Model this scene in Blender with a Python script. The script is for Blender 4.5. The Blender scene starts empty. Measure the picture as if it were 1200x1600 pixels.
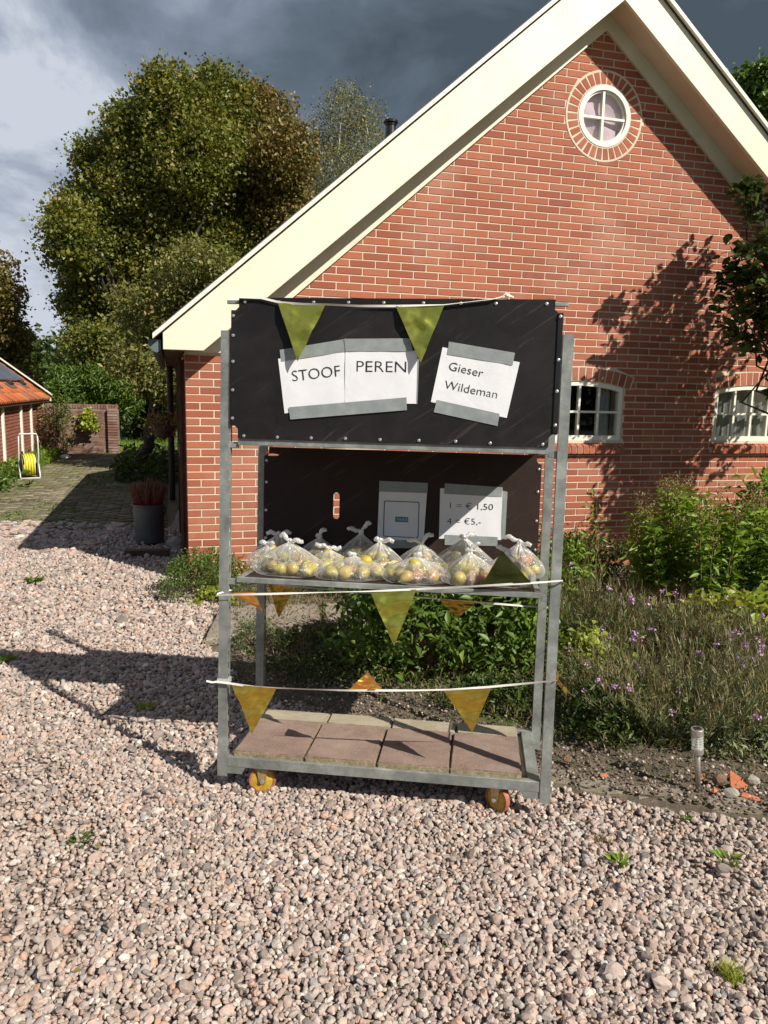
import bpy, bmesh, math, random
import numpy as np
from mathutils import Vector, Matrix
from mathutils.geometry import tessellate_polygon
from mathutils import noise as mnoise

R_ = math.radians
SC = bpy.context.scene
COL = SC.collection
rng = np.random.default_rng(11)
random.seed(5)

# ------------------------------------------------------------------ camera
cd = bpy.data.cameras.new("camera")
cam = bpy.data.objects.new("camera", cd)
COL.objects.link(cam)
cd.sensor_fit = 'VERTICAL'
cd.sensor_height = 24.0
cd.lens = 24.0 * 1198.4 / 1600.0
cd.clip_start = 0.05
cd.clip_end = 2000
PITCH, ROLL, CAMH = 0.1558, 0.0207, 1.665
fw = Vector((0, math.cos(PITCH), -math.sin(PITCH)))
up0 = Vector((0, math.sin(PITCH), math.cos(PITCH)))
rt0 = Vector((1, 0, 0))
rt = rt0 * math.cos(ROLL) + up0 * math.sin(ROLL)
up = up0 * math.cos(ROLL) - rt0 * math.sin(ROLL)
cam.matrix_world = Matrix(((rt.x, up.x, -fw.x, 0), (rt.y, up.y, -fw.y, 0), (rt.z, up.z, -fw.z, CAMH), (0, 0, 0, 1)))
SC.camera = cam

# ------------------------------------------------------------------ sun, sky, exposure
SUNV = Vector((0.925, -0.77, 1.0)).normalized()
sd = bpy.data.lights.new("sun", 'SUN')
sd.energy = 4.9
sd.angle = R_(0.53)
sd.color = (1.0, 0.93, 0.82)
sun = bpy.data.objects.new("sun", sd)
COL.objects.link(sun)
sun.rotation_euler = SUNV.to_track_quat('Z', 'Y').to_euler()
sun.location = (8, -7, 10)

SC.view_settings.view_transform = 'Standard'
SC.view_settings.look = 'None'
SC.view_settings.gamma = 1.0
SC.view_settings.exposure = 0.42

world = bpy.data.worlds.new("World")
SC.world = world
world.use_nodes = True
wt = world.node_tree
wt.nodes.clear()


def wn(t, **kw):
    n = wt.nodes.new(t)
    for k, v in kw.items():
        setattr(n, k, v)
    return n


wout = wn('ShaderNodeOutputWorld')
wbg = wn('ShaderNodeBackground')
wbg.inputs[1].default_value = 0.05
sky = wn('ShaderNodeTexSky', sky_type='NISHITA', sun_disc=False)
sky.sun_elevation = math.asin(SUNV.z)
sky.sun_rotation = math.atan2(SUNV.x, SUNV.y)
tc = wn('ShaderNodeTexCoord')
sepw = wn('ShaderNodeSeparateXYZ')
wt.links.new(tc.outputs['Generated'], sepw.inputs[0])


def wmath(op, a, b=None, c=None, clamp=False):
    n = wn('ShaderNodeMath', operation=op, use_clamp=clamp)
    for i, v in enumerate((a, b, c)):
        if v is None:
            continue
        if isinstance(v, (int, float)):
            n.inputs[i].default_value = v
        else:
            wt.links.new(v, n.inputs[i])
    return n.outputs[0]


wmap = wn('ShaderNodeMapping')
wmap.inputs['Scale'].default_value = (1.5, 1.5, 2.4)
wmap.inputs['Location'].default_value = (0.35, 0.1, 0.55)
wt.links.new(tc.outputs['Generated'], wmap.inputs[0])
wno = wn('ShaderNodeTexNoise')
wno.inputs['Scale'].default_value = 2.1
wno.inputs['Detail'].default_value = 7
wno.inputs['Roughness'].default_value = 0.58
wno.inputs['Distortion'].default_value = 0.35
wt.links.new(wmap.outputs[0], wno.inputs['Vector'])
# the dark rain bank stands in the north-east and thins out to the west
dirx = wmath('MULTIPLY', sepw.outputs[0], 1.35)
diry = wmath('MULTIPLY', sepw.outputs[1], 0.05)
dirz = wmath('MULTIPLY', sepw.outputs[2], 0.55)
bank = wmath('ADD', wmath('ADD', dirx, diry), dirz)
nz = wmath('MULTIPLY', wmath('SUBTRACT', wno.outputs['Fac'], 0.5), 2.3)
tt = wmath('SUBTRACT', wmath('ADD', wmath('MULTIPLY', bank, 0.80), 0.42), wmath('MULTIPLY', nz, 0.85))
wr = wn('ShaderNodeValToRGB')
e = wr.color_ramp.elements
e[0].position = 0.0
e[0].color = (9.0, 9.7, 11.0, 1)
e[1].position = 0.78
e[1].color = (1.1, 1.5, 1.9, 1)
for p, c in ((0.14, (5.6, 6.4, 7.9, 1)), (0.34, (3.2, 3.9, 5.0, 1)), (0.55, (1.8, 2.35, 3.05, 1))):
    el = e.new(p)
    el.color = c
wt.links.new(tt, wr.inputs[0])
# open sky shows only towards the sun side (behind the camera)
opn = wmath('MULTIPLY', sepw.outputs[1], -1.0)
opn = wmath('ADD', wmath('ADD', opn, -0.25), wmath('MULTIPLY', nz, 0.9))
opn = wmath('MULTIPLY', opn, 2.0, clamp=True)
wmix = wn('ShaderNodeMix', data_type='RGBA')
wt.links.new(opn, wmix.inputs[0])
wt.links.new(wr.outputs[0], wmix.inputs[6])
wt.links.new(sky.outputs[0], wmix.inputs[7])
wt.links.new(wmix.outputs[2], wbg.inputs[0])
wt.links.new(wbg.outputs[0], wout.inputs[0])


# ------------------------------------------------------------------ material helpers
class NT:
    def __init__(s, name):
        s.m = bpy.data.materials.new(name)
        s.m.use_nodes = True
        s.t = s.m.node_tree
        s.b = s.t.nodes['Principled BSDF']
        s.out = s.t.nodes['Material Output']
        s.tc = s.t.nodes.new('ShaderNodeTexCoord')

    def n(s, t, **kw):
        n = s.t.nodes.new(t)
        for k, v in kw.items():
            setattr(n, k, v)
        return n

    def l(s, a, b):
        s.t.links.new(a, b)

    def noise(s, scale, detail=4, rough=0.55, vec=None, dist=0.0, coord='Object'):
        n = s.n('ShaderNodeTexNoise')
        n.inputs['Scale'].default_value = scale
        n.inputs['Detail'].default_value = detail
        n.inputs['Roughness'].default_value = rough
        n.inputs['Distortion'].default_value = dist
        s.l(vec if vec is not None else s.tc.outputs[coord], n.inputs['Vector'])
        return n.outputs['Fac']

    def mp(s, scale, coord='Object'):
        n = s.n('ShaderNodeMapping')
        n.inputs['Scale'].default_value = scale
        s.l(s.tc.outputs[coord], n.inputs[0])
        return n.outputs[0]

    def geo(s):
        return s.n('ShaderNodeNewGeometry').outputs['Position']

    def ramp(s, fac, stops):
        n = s.n('ShaderNodeValToRGB')
        el = n.color_ramp.elements
        el[0].position, el[0].color = stops[0][0], (*stops[0][1], 1)
        el[1].position, el[1].color = stops[-1][0], (*stops[-1][1], 1)
        for p, c in stops[1:-1]:
            x = el.new(p)
            x.color = (*c, 1)
        s.l(fac, n.inputs[0])
        return n.outputs[0]

    def mix(s, fac, a, b, mode='MIX'):
        n = s.n('ShaderNodeMix', data_type='RGBA', blend_type=mode)
        for i, v in ((0, fac), (6, a), (7, b)):
            if isinstance(v, (int, float)):
                n.inputs[i].default_value = v
            elif isinstance(v, tuple):
                n.inputs[i].default_value = (*v, 1)
            else:
                s.l(v, n.inputs[i])
        return n.outputs[2]

    def math(s, op, a, b=0.0, clamp=False):
        n = s.n('ShaderNodeMath', operation=op, use_clamp=clamp)
        for i, v in ((0, a), (1, b)):
            if isinstance(v, (int, float)):
                n.inputs[i].default_value = v
            else:
                s.l(v, n.inputs[i])
        return n.outputs[0]

    def bump(s, h, strength=0.3, dist=0.01):
        n = s.n('ShaderNodeBump')
        n.inputs['Strength'].default_value = strength
        n.inputs['Distance'].default_value = dist
        s.l(h, n.inputs['Height'])
        s.l(n.outputs[0], s.b.inputs['Normal'])
        return n

    def attr(s, name='rnd'):
        n = s.n('ShaderNodeAttribute')
        n.attribute_name = name
        return n.outputs['Fac']

    def col(s, v):
        if isinstance(v, tuple):
            s.b.inputs['Base Color'].default_value = (*v, 1)
        else:
            s.l(v, s.b.inputs['Base Color'])
        return s

    def rough(s, v):
        if isinstance(v, (int, float)):
            s.b.inputs['Roughness'].default_value = v
        else:
            s.l(v, s.b.inputs['Roughness'])
        return s

    def metal(s, v):
        s.b.inputs['Metallic'].default_value = v
        return s


def simple(name, c, rough=0.6, metal=0.0, var=0.25, scale=12, bump=0.0, coord='Object'):
    t = NT(name)
    n = t.noise(scale, 5, 0.6, coord=coord)
    lo = tuple(x * (1 - var) for x in c)
    hi = tuple(min(1, x * (1 + var)) for x in c)
    t.col(t.ramp(n, [(0.3, lo), (0.7, hi)])).rough(rough).metal(metal)
    if bump:
        t.bump(t.noise(scale * 3, 4, 0.6, coord=coord), bump, 0.01)
    return t.m


def mat_brick(name, use_attr, cols, dirty=0.25):
    t = NT(name)
    r = t.attr('rnd') if use_attr else t.n('ShaderNodeObjectInfo').outputs['Random']
    base = t.ramp(r, [(0.0, cols[0]), (0.45, cols[1]), (0.8, cols[2]), (1.0, cols[3])])
    pos = t.geo()
    n1 = t.noise(28, 5, 0.65, vec=pos)
    base = t.mix(t.math('MULTIPLY', n1, 0.5), base, tuple(x * 0.62 for x in cols[1]))
    bl = t.noise(1.3, 4, 0.6, vec=pos, dist=0.5)
    bl = t.math('MULTIPLY', t.math('SUBTRACT', bl, 0.52, True), 4.5 * dirty, True)
    base = t.mix(bl, base, (0.55, 0.42, 0.36))
    fine = t.noise(160, 2, 0.7, vec=pos)
    base = t.mix(t.math('MULTIPLY', t.math('SUBTRACT', fine, 0.5, True), 1.2, True), base, tuple(x * 0.45 for x in cols[0]))
    t.col(base).rough(0.85)
    t.bump(t.noise(90, 4, 0.7, vec=pos), 0.45, 0.004)
    return t.m


RED = [(0.29, 0.082, 0.046), (0.39, 0.118, 0.062), (0.46, 0.150, 0.078), (0.38, 0.145, 0.090)]
M = {}
M['brick'] = mat_brick('brick_red', False, RED)
M['brick_a'] = mat_brick('brick_red_joined', True, RED)
OLD = [(0.16, 0.07, 0.05), (0.22, 0.11, 0.08), (0.27, 0.17, 0.13), (0.31, 0.22, 0.18)]
M['old_brick'] = mat_brick('old_brick', False, OLD, 0.5)
M['old_brick_a'] = mat_brick('old_brick_joined', True, OLD, 0.5)
SHB = [(0.28, 0.085, 0.05), (0.33, 0.11, 0.065), (0.38, 0.14, 0.09), (0.3, 0.12, 0.09)]
M['shed_brick'] = mat_brick('shed_brick', False, SHB, 0.3)
M['shed_brick_a'] = mat_brick('shed_brick_joined', True, SHB, 0.3)


def m_mortar():
    t = NT('mortar')
    p = t.geo()
    c = t.ramp(t.noise(6, 5, 0.6, vec=p), [(0.3, (0.56, 0.47, 0.35)), (0.7, (0.70, 0.60, 0.47))])
    t.col(c).rough(0.95)
    t.bump(t.noise(150, 4, 0.7, vec=p), 0.5, 0.004)
    return t.m


M['mortar'] = m_mortar()
M['mortar_old'] = simple('mortar_old', (0.2, 0.17, 0.14), 0.95, var=0.3, scale=8, bump=0.4)


def m_cream():
    t = NT('cream_paint')
    p = t.geo()
    n = t.noise(2.2, 6, 0.65, vec=p, dist=0.4)
    c = t.ramp(n, [(0.25, (0.69, 0.65, 0.49)), (0.5, (0.76, 0.725, 0.565)), (0.75, (0.78, 0.75, 0.61))])
    s = t.noise(7.0, 6, 0.75, vec=p, dist=0.6)
    s = t.math('MULTIPLY', t.math('SUBTRACT', s, 0.58, True), 3.0, True)
    c = t.mix(s, c, (0.50, 0.46, 0.30))
    t.col(c).rough(0.42)
    t.bump(t.noise(35, 4, 0.6, vec=p), 0.08, 0.004)
    return t.m


M['cream'] = m_cream()
M['soffit'] = simple('soffit_paint', (0.62, 0.52, 0.40), 0.6, var=0.12, scale=3)
M['band'] = simple('rake_board_paint', (0.66, 0.66, 0.52), 0.5, var=0.1, scale=3)
M['white'] = simple('white_paint', (0.78, 0.77, 0.66), 0.4, var=0.06, scale=6)
M['dark_wood'] = simple('dark_brown_wood', (0.075, 0.045, 0.03), 0.6, var=0.4, scale=9, bump=0.2)
M['brown_wood'] = simple('reddish_brown_wood', (0.19, 0.075, 0.045), 0.6, var=0.3, scale=9, bump=0.2)
M['dark_green'] = simple('dark_green_paint', (0.05, 0.07, 0.065), 0.4, var=0.2, scale=8)
M['black_metal'] = simple('black_metal', (0.02, 0.021, 0.023), 0.35, 0.3, var=0.3, scale=8)
M['dark'] = simple('near_black', (0.02, 0.018, 0.016), 0.9, var=0.3, scale=2)


def m_galv():
    t = NT('galvanised_steel')
    v = t.n('ShaderNodeTexVoronoi')
    v.inputs['Scale'].default_value = 70
    p = t.geo()
    t.l(p, v.inputs['Vector'])
    sp = t.n('ShaderNodeSeparateColor')
    t.l(v.outputs['Color'], sp.inputs[0])
    n = t.noise(9, 6, 0.7, vec=p)
    c = t.ramp(n, [(0.3, (0.17, 0.19, 0.18)), (0.5, (0.31, 0.335, 0.32)), (0.72, (0.50, 0.53, 0.50))])
    c = t.mix(t.math('MULTIPLY', sp.outputs[0], 0.35), c, (0.25, 0.27, 0.26))
    d = t.noise(60, 3, 0.8, vec=p)
    d = t.math('MULTIPLY', t.math('SUBTRACT', d, 0.66, True), 6, True)
    c = t.mix(d, c, (0.16, 0.14, 0.11))
    w = t.noise(22, 5, 0.7, vec=p, dist=1.5)
    w = t.math('MULTIPLY', t.math('SUBTRACT', w, 0.66, True), 5, True)
    c = t.mix(w, c, (0.75, 0.76, 0.72))
    t.col(c).metal(0.5)
    t.rough(t.math('ADD', t.math('MULTIPLY', n, 0.35), 0.33))
    t.bump(t.noise(120, 3, 0.6, vec=p), 0.12, 0.003)
    return t.m


M['galv'] = m_galv()


def m_board(name, c, sheen=0.3):
    t = NT(name)
    p = t.tc.outputs['Object']
    n = t.noise(5, 6, 0.7, vec=p, dist=0.6)
    col = t.ramp(n, [(0.3, tuple(x * 0.75 for x in c)), (0.7, tuple(x * 1.4 for x in c))])
    mpn = t.n('ShaderNodeMapping')
    rot_n = t.n('ShaderNodeMapping')
    rot_n.inputs['Rotation'].default_value = (0, 0.6, 0)
    t.l(p, rot_n.inputs[0])
    mpn.inputs['Scale'].default_value = (2.2, 1, 30)
    t.l(rot_n.outputs[0], mpn.inputs[0])
    sc = t.noise(1.3, 5, 0.7, vec=mpn.outputs[0], dist=0.6)
    sc = t.math('MULTIPLY', t.math('SUBTRACT', sc, 0.58, True), 1.9, True)
    col = t.mix(sc, col, (0.20, 0.155, 0.12))
    d = t.noise(2.0, 5, 0.7, vec=p)
    d = t.math('MULTIPLY', t.math('SUBTRACT', d, 0.52, True), 1.4, True)
    col = t.mix(t.math('MULTIPLY', d, 0.45), col, (0.11, 0.08, 0.065))
    t.col(col)
    t.rough(t.math('ADD', t.math('MULTIPLY', n, 0.25), sheen))
    t.b.inputs['Specular IOR Level'].default_value = 0.3
    t.bump(t.noise(70, 4, 0.7, vec=p), 0.1, 0.003)
    return t.m


M['board'] = m_board('black_film_plywood', (0.011, 0.0095, 0.0105), 0.40)
M['board_brown'] = m_board('brown_film_plywood', (0.025, 0.014, 0.0115), 0.5)


def m_paper():
    t = NT('white_paper')
    t.col(t.ramp(t.noise(14, 3, 0.5), [(0.3, (0.75, 0.76, 0.80)), (0.7, (0.80, 0.81, 0.84))])).rough(0.65)
    t.bump(t.noise(7, 3, 0.6, dist=0.5), 0.25, 0.01)
    return t.m


M['paper'] = m_paper()


def m_tape():
    t = NT('grey_duct_tape')
    w = t.n('ShaderNodeTexWave')
    w.inputs['Scale'].default_value = 160
    w.inputs['Distortion'].default_value = 1.5
    t.l(t.tc.outputs['Object'], w.inputs['Vector'])
    t.col(t.ramp(t.noise(20, 4, 0.6), [(0.3, (0.23, 0.26, 0.26)), (0.7, (0.31, 0.34, 0.34))])).rough(0.38)
    t.bump(t.math('ADD', t.math('MULTIPLY', w.outputs['Fac'], 0.3), t.noise(16, 4, 0.6, dist=0.8)), 0.25, 0.006)
    return t.m


M['tape'] = m_tape()
M['ink'] = simple('black_print', (0.02, 0.02, 0.022), 0.6, var=0.1)
M['blue_ink'] = simple('blue_print', (0.03, 0.03, 0.16), 0.6, var=0.1)
M['teal_ink'] = simple('teal_print', (0.03, 0.17, 0.25), 0.6, var=0.1)
M['screw'] = simple('zinc_screw', (0.65, 0.66, 0.66), 0.3, 0.85, var=0.2, scale=90)
M['ribbon'] = simple('white_ribbon', (0.72, 0.70, 0.64), 0.45, var=0.1, scale=30)


def m_foil(name, c, c2):
    t = NT(name)
    p = t.tc.outputs['Object']
    n = t.noise(9, 4, 0.6, vec=p, dist=1.2)
    t.col(t.ramp(n, [(0.3, c), (0.7, c2)])).metal(0.8).rough(0.27)
    t.bump(t.noise(11, 0, 0.4, vec=p, dist=1.4), 0.2, 0.012)
    return t.m


M['foil_green'] = m_foil('sky_toned_gold_foil', (0.38, 0.39, 0.055), (0.54, 0.54, 0.11))  # gold foil; its reflection of the dark sky is put into the colour
M['foil_dark'] = m_foil('shaded_olive_foil', (0.05, 0.055, 0.012), (0.09, 0.09, 0.02))  # shade on the upturned pennant, put into the foil colour
M['foil_gold'] = m_foil('gold_foil', (0.52, 0.33, 0.045), (0.62, 0.43, 0.08))
M['foil_orange'] = m_foil('orange_foil', (0.80, 0.30, 0.06), (0.85, 0.42, 0.10))


def m_bag():
    t = NT('clear_plastic_bag')
    t.t.nodes.remove(t.b)
    tr = t.n('ShaderNodeBsdfTransparent')
    tr.inputs[0].default_value = (1, 1, 1, 1)
    gl = t.n('ShaderNodeBsdfGlossy')
    gl.inputs['Roughness'].default_value = 0.16
    gl.inputs[0].default_value = (1, 1, 1, 1)
    df = t.n('ShaderNodeBsdfDiffuse')
    df.inputs[0].default_value = (0.97, 0.97, 0.95, 1)
    tl = t.n('ShaderNodeBsdfTranslucent')
    tl.inputs[0].default_value = (0.97, 0.97, 0.95, 1)
    p = t.tc.outputs['Object']
    bmp = t.n('ShaderNodeBump')
    bmp.inputs['Strength'].default_value = 0.8
    bmp.inputs['Distance'].default_value = 0.012
    st = t.mp((1, 1, 0.3))
    t.l(t.noise(42, 4, 0.6, vec=st, dist=1.2), bmp.inputs['Height'])
    t.l(bmp.outputs[0], gl.inputs['Normal'])
    t.l(bmp.outputs[0], df.inputs['Normal'])
    m1 = t.n('ShaderNodeMixShader')
    m1.inputs[0].default_value = 0.5
    t.l(df.outputs[0], m1.inputs[1])
    t.l(tl.outputs[0], m1.inputs[2])
    m2 = t.n('ShaderNodeMixShader')
    m2.inputs[0].default_value = 0.22
    t.l(m1.outputs[0], m2.inputs[1])
    t.l(gl.outputs[0], m2.inputs[2])
    # milkiness grows where the film is gathered (attribute) and with wrinkles
    w = t.noise(34, 5, 0.6, vec=st, dist=1.4)
    w = t.math('MULTIPLY', t.math('SUBTRACT', w, 0.52, True), 2.6, True)
    g = t.attr('rnd')
    w = t.math('MULTIPLY', w, t.math('ADD', t.math('MULTIPLY', g, 0.8), 0.5), True)
    f = t.math('ADD', t.math('ADD', t.math('MULTIPLY', g, 0.8), w), 0.11, True)
    lw = t.n('ShaderNodeLayerWeight')
    lw.inputs[0].default_value = 0.25
    f = t.math('ADD', f, t.math('MULTIPLY', lw.outputs['Facing'], 0.34), True)
    m3 = t.n('ShaderNodeMixShader')
    t.l(f, m3.inputs[0])
    t.l(tr.outputs[0], m3.inputs[1])
    t.l(m2.outputs[0], m3.inputs[2])
    t.l(m3.outputs[0], t.out.inputs[0])
    return t.m


M['bag'] = m_bag()


def m_pear():
    t = NT('pear_skin')
    r = t.n('ShaderNodeObjectInfo').outputs['Random']
    c = t.ramp(r, [(0, (0.40, 0.27, 0.05)), (0.3, (0.50, 0.41, 0.06)), (0.7, (0.36, 0.38, 0.05)), (0.86, (0.46, 0.30, 0.06)), (1, (0.42, 0.16, 0.07))])
    n = t.noise(30, 4, 0.7)
    c = t.mix(t.math('MULTIPLY', t.math('SUBTRACT', n, 0.42, True), 2.6, True), c, (0.27, 0.14, 0.06))
    t.col(c).rough(0.42)
    return t.m


M['pear'] = m_pear()


def m_slab(name, c1, c2, moss):
    t = NT(name)
    p = t.geo()
    n = t.noise(7, 6, 0.7, vec=p)
    c = t.ramp(n, [(0.3, c1), (0.7, c2)])
    g = t.noise(170, 3, 0.7, vec=p)
    c = t.mix(t.math('MULTIPLY', t.math('SUBTRACT', g, 0.56, True), 4, True), c, (0.5, 0.42, 0.34))
    gb_ = t.noise(3.1, 5, 0.7, vec=p, dist=0.8)
    c = t.mix(t.math('MULTIPLY', t.math('SUBTRACT', gb_, 0.50, True), 2.2, True), c, (0.36, 0.30, 0.25))
    g2 = t.noise(120, 3, 0.7, vec=t.mp((1, 1, 1.3)))
    c = t.mix(t.math('MULTIPLY', t.math('SUBTRACT', g2, 0.6, True), 4, True), c, (0.10, 0.06, 0.05))
    # moss and grit sit on the upright edge faces of the slab
    ge = t.n('ShaderNodeNewGeometry')
    s = t.n('ShaderNodeSeparateXYZ')
    t.l(ge.outputs['True Normal'], s.inputs[0])
    side = t.math('SUBTRACT', 0.6, t.math('ABSOLUTE', s.outputs[2]), True)
    side = t.math('MULTIPLY', side, 2.0, True)
    mo = t.ramp(t.noise(45, 5, 0.8, vec=p), [(0.35, (0.12, 0.11, 0.04)), (0.5, (0.24, 0.21, 0.11)), (0.65, (0.42, 0.37, 0.27))])
    c = t.mix(t.math('MULTIPLY', side, moss), c, mo)
    t.col(c).rough(0.92)
    t.bump(t.noise(130, 5, 0.75, vec=p), 0.7, 0.006)
    return t.m


M['slab_red'] = m_slab('red_concrete_slab', (0.19, 0.125, 0.10), (0.31, 0.215, 0.175), 0.75)
M['slab_beige'] = m_slab('beige_concrete_slab', (0.30, 0.26, 0.18), (0.44, 0.39, 0.28), 0.5)
M['kerb'] = m_slab('earthy_kerb_stone', (0.13, 0.11, 0.085), (0.27, 0.235, 0.19), 0.9)
M['slab_grey'] = m_slab('grey_stone_slab', (0.20, 0.17, 0.14), (0.33, 0.29, 0.25), 0.5)
M['yellow'] = simple('yellow_wheel', (0.48, 0.31, 0.035), 0.55, var=0.5, scale=30)
M['tyre'] = simple('orange_tyre', (0.36, 0.12, 0.07), 0.7, var=0.4, scale=40)
M['fork'] = simple('yellow_passivated_fork', (0.42, 0.32, 0.18), 0.35, 0.6, var=0.3, scale=40)
M['zinc'] = simple('zinc_bucket_metal', (0.10, 0.115, 0.12), 0.45, 0.4, var=0.25, scale=6)
M['steel'] = simple('brushed_steel', (0.55, 0.54, 0.50), 0.4, 0.8, var=0.12, scale=20)
M['terracotta'] = simple('terracotta', (0.46, 0.15, 0.065), 0.8, var=0.2, scale=30, bump=0.4)
M['crumb'] = simple('soil_crumb', (0.17, 0.13, 0.095), 0.95, var=0.4, scale=30, coord='Object')
M['rock'] = simple('pale_rock', (0.42, 0.39, 0.32), 0.9, var=0.35, scale=18, bump=0.6)
M['rock_brown'] = simple('brown_rock', (0.22, 0.14, 0.09), 0.9, var=0.35, scale=22, bump=0.6)
M['bark'] = simple('bark', (0.05, 0.04, 0.032), 0.9, var=0.4, scale=14, bump=0.7)
M['birch_bark'] = simple('birch_bark', (0.5, 0.48, 0.44), 0.8, var=0.35, scale=10)
M['stem'] = simple('dry_stems', (0.22, 0.15, 0.07), 0.8, var=0.4, scale=20)
M['stem_olive'] = simple('olive_stems', (0.17, 0.16, 0.06), 0.8, var=0.4, scale=20)
M['hose_yellow'] = simple('yellow_hose', (0.70, 0.62, 0.06), 0.45, var=0.12, scale=20)
M['hose_grey'] = simple('grey_plastic', (0.10, 0.12, 0.13), 0.5, var=0.2, scale=20)
M['reel_white'] = simple('white_tube', (0.65, 0.66, 0.65), 0.35, var=0.08)
M['tile'] = mat_brick('orange_roof_tile', False, [(0.22, 0.07, 0.04), (0.50, 0.13, 0.04), (0.62, 0.21, 0.07), (0.36, 0.20, 0.11)], 0.2)
M['dark_tile'] = simple('dark_roof_tile', (0.09, 0.085, 0.085), 0.7, var=0.3, scale=5)
M['panel'] = simple('solar_panel_glass', (0.02, 0.022, 0.03), 0.2, 0.2, var=0.2)
M['panel_frame'] = simple('aluminium_frame', (0.3, 0.3, 0.31), 0.4, 0.7, var=0.1)
M['pink'] = simple('pink_curtain', (0.85, 0.66, 0.76), 0.8, var=0.12, scale=6)
M['curtain'] = simple('grey_curtain_and_reflection', (0.34, 0.34, 0.33), 0.8, var=0.2, scale=6)
M['flower'] = simple('purple_petals', (0.50, 0.27, 0.54), 0.6, var=0.3, scale=60)
M['heather'] = simple('heather_stems', (0.20, 0.025, 0.045), 0.7, var=0.5, scale=30)
M['heather_tip'] = simple('heather_tips', (0.20, 0.09, 0.05), 0.7, var=0.4, scale=30)


def m_glass():
    t = NT('window_glass')
    t.t.nodes.remove(t.b)
    tr = t.n('ShaderNodeBsdfTransparent')
    tr.inputs[0].default_value = (0.95, 0.96, 0.95, 1)
    gl = t.n('ShaderNodeBsdfGlossy')
    gl.inputs['Roughness'].default_value = 0.02
    fr = t.n('ShaderNodeFresnel')
    fr.inputs[0].default_value = 1.5
    m = t.n('ShaderNodeMixShader')
    t.l(t.math('ADD', t.math('MULTIPLY', fr.outputs[0], 0.45), 0.0, True), m.inputs[0])
    t.l(tr.outputs[0], m.inputs[1])
    t.l(gl.outputs[0], m.inputs[2])
    t.l(m.outputs[0], t.out.inputs[0])
    return t.m


M['glass'] = m_glass()


def m_ribbed():
    t = NT('ribbed_lamp_glass')
    t.col((0.75, 0.76, 0.74)).rough(0.15)
    tr = t.n('ShaderNodeBsdfTransparent')
    m = t.n('ShaderNodeMixShader')
    m.inputs[0].default_value = 0.42
    t.l(tr.outputs[0], m.inputs[1])
    t.l(t.b.outputs[0], m.inputs[2])
    t.l(m.outputs[0], t.out.inputs[0])
    return t.m


M['ribbed'] = m_ribbed()


def m_leaf(name, cols, trans=0.35, rough=0.45, spec=0.5):
    t = NT(name)
    c = t.ramp(t.attr('rnd'), [(i / (len(cols) - 1), x) for i, x in enumerate(cols)])
    t.col(c).rough(rough)
    t.b.inputs['Specular IOR Level'].default_value = spec
    tl = t.n('ShaderNodeBsdfTranslucent')
    t.l(t.mix(0.5, c, (0.25, 0.35, 0.03), 'ADD') if False else c, tl.inputs[0])
    m = t.n('ShaderNodeMixShader')
    m.inputs[0].default_value = trans
    t.l(t.b.outputs[0], m.inputs[1])
    t.l(tl.outputs[0], m.inputs[2])
    t.l(m.outputs[0], t.out.inputs[0])
    return t.m


M['l_maple'] = m_leaf('maple_leaves', [(0.08, 0.11, 0.018), (0.12, 0.15, 0.022), (0.16, 0.185, 0.028), (0.23, 0.215, 0.035), (0.38, 0.24, 0.05)])
M['l_maple_red'] = m_leaf('autumn_leaves', [(0.11, 0.12, 0.03), (0.17, 0.15, 0.035), (0.23, 0.16, 0.045), (0.33, 0.18, 0.055)])
M['l_apple'] = m_leaf('pear_tree_leaves', [(0.07, 0.09, 0.02), (0.13, 0.15, 0.03), (0.24, 0.23, 0.06), (0.36, 0.30, 0.10)])
M['l_birch'] = m_leaf('birch_leaves', [(0.12, 0.14, 0.06), (0.19, 0.20, 0.08), (0.26, 0.24, 0.09), (0.32, 0.26, 0.09)])
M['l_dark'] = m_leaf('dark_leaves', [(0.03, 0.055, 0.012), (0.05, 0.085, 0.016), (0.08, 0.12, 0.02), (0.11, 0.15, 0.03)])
M['l_mid'] = m_leaf('mid_green_leaves', [(0.055, 0.10, 0.018), (0.09, 0.16, 0.022), (0.13, 0.21, 0.03), (0.19, 0.26, 0.04)])
M['l_bright'] = m_leaf('bright_green_leaves', [(0.09, 0.16, 0.018), (0.14, 0.24, 0.022), (0.20, 0.31, 0.03), (0.28, 0.36, 0.045)], 0.42)
M['l_yellow'] = m_leaf('yellow_green_leaves', [(0.20, 0.27, 0.03), (0.28, 0.36, 0.04), (0.38, 0.42, 0.05), (0.46, 0.44, 0.07)], 0.42)
M['l_grey'] = m_leaf('grey_green_leaves', [(0.10, 0.14, 0.065), (0.17, 0.22, 0.10), (0.25, 0.29, 0.14), (0.40, 0.38, 0.13)], 0.4)
M['l_dry'] = m_leaf('dry_grass', [(0.14, 0.11, 0.05), (0.22, 0.17, 0.07), (0.30, 0.23, 0.10), (0.36, 0.30, 0.14)], 0.25)
M['l_magn'] = m_leaf('glossy_leaves', [(0.03, 0.055, 0.012), (0.045, 0.08, 0.016), (0.07, 0.11, 0.02), (0.12, 0.17, 0.03)], 0.25, 0.32)


def m_leaf_obj(src, cols):
    t = NT(src)
    c = t.ramp(t.n('ShaderNodeObjectInfo').outputs['Random'], [(i / (len(cols) - 1), x) for i, x in enumerate(cols)])
    t.col(c).rough(0.32)
    tl = t.n('ShaderNodeBsdfTranslucent')
    t.l(c, tl.inputs[0])
    m = t.n('ShaderNodeMixShader')
    m.inputs[0].default_value = 0.25
    t.l(t.b.outputs[0], m.inputs[1])
    t.l(tl.outputs[0], m.inputs[2])
    t.l(m.outputs[0], t.out.inputs[0])
    return t.m


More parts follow.
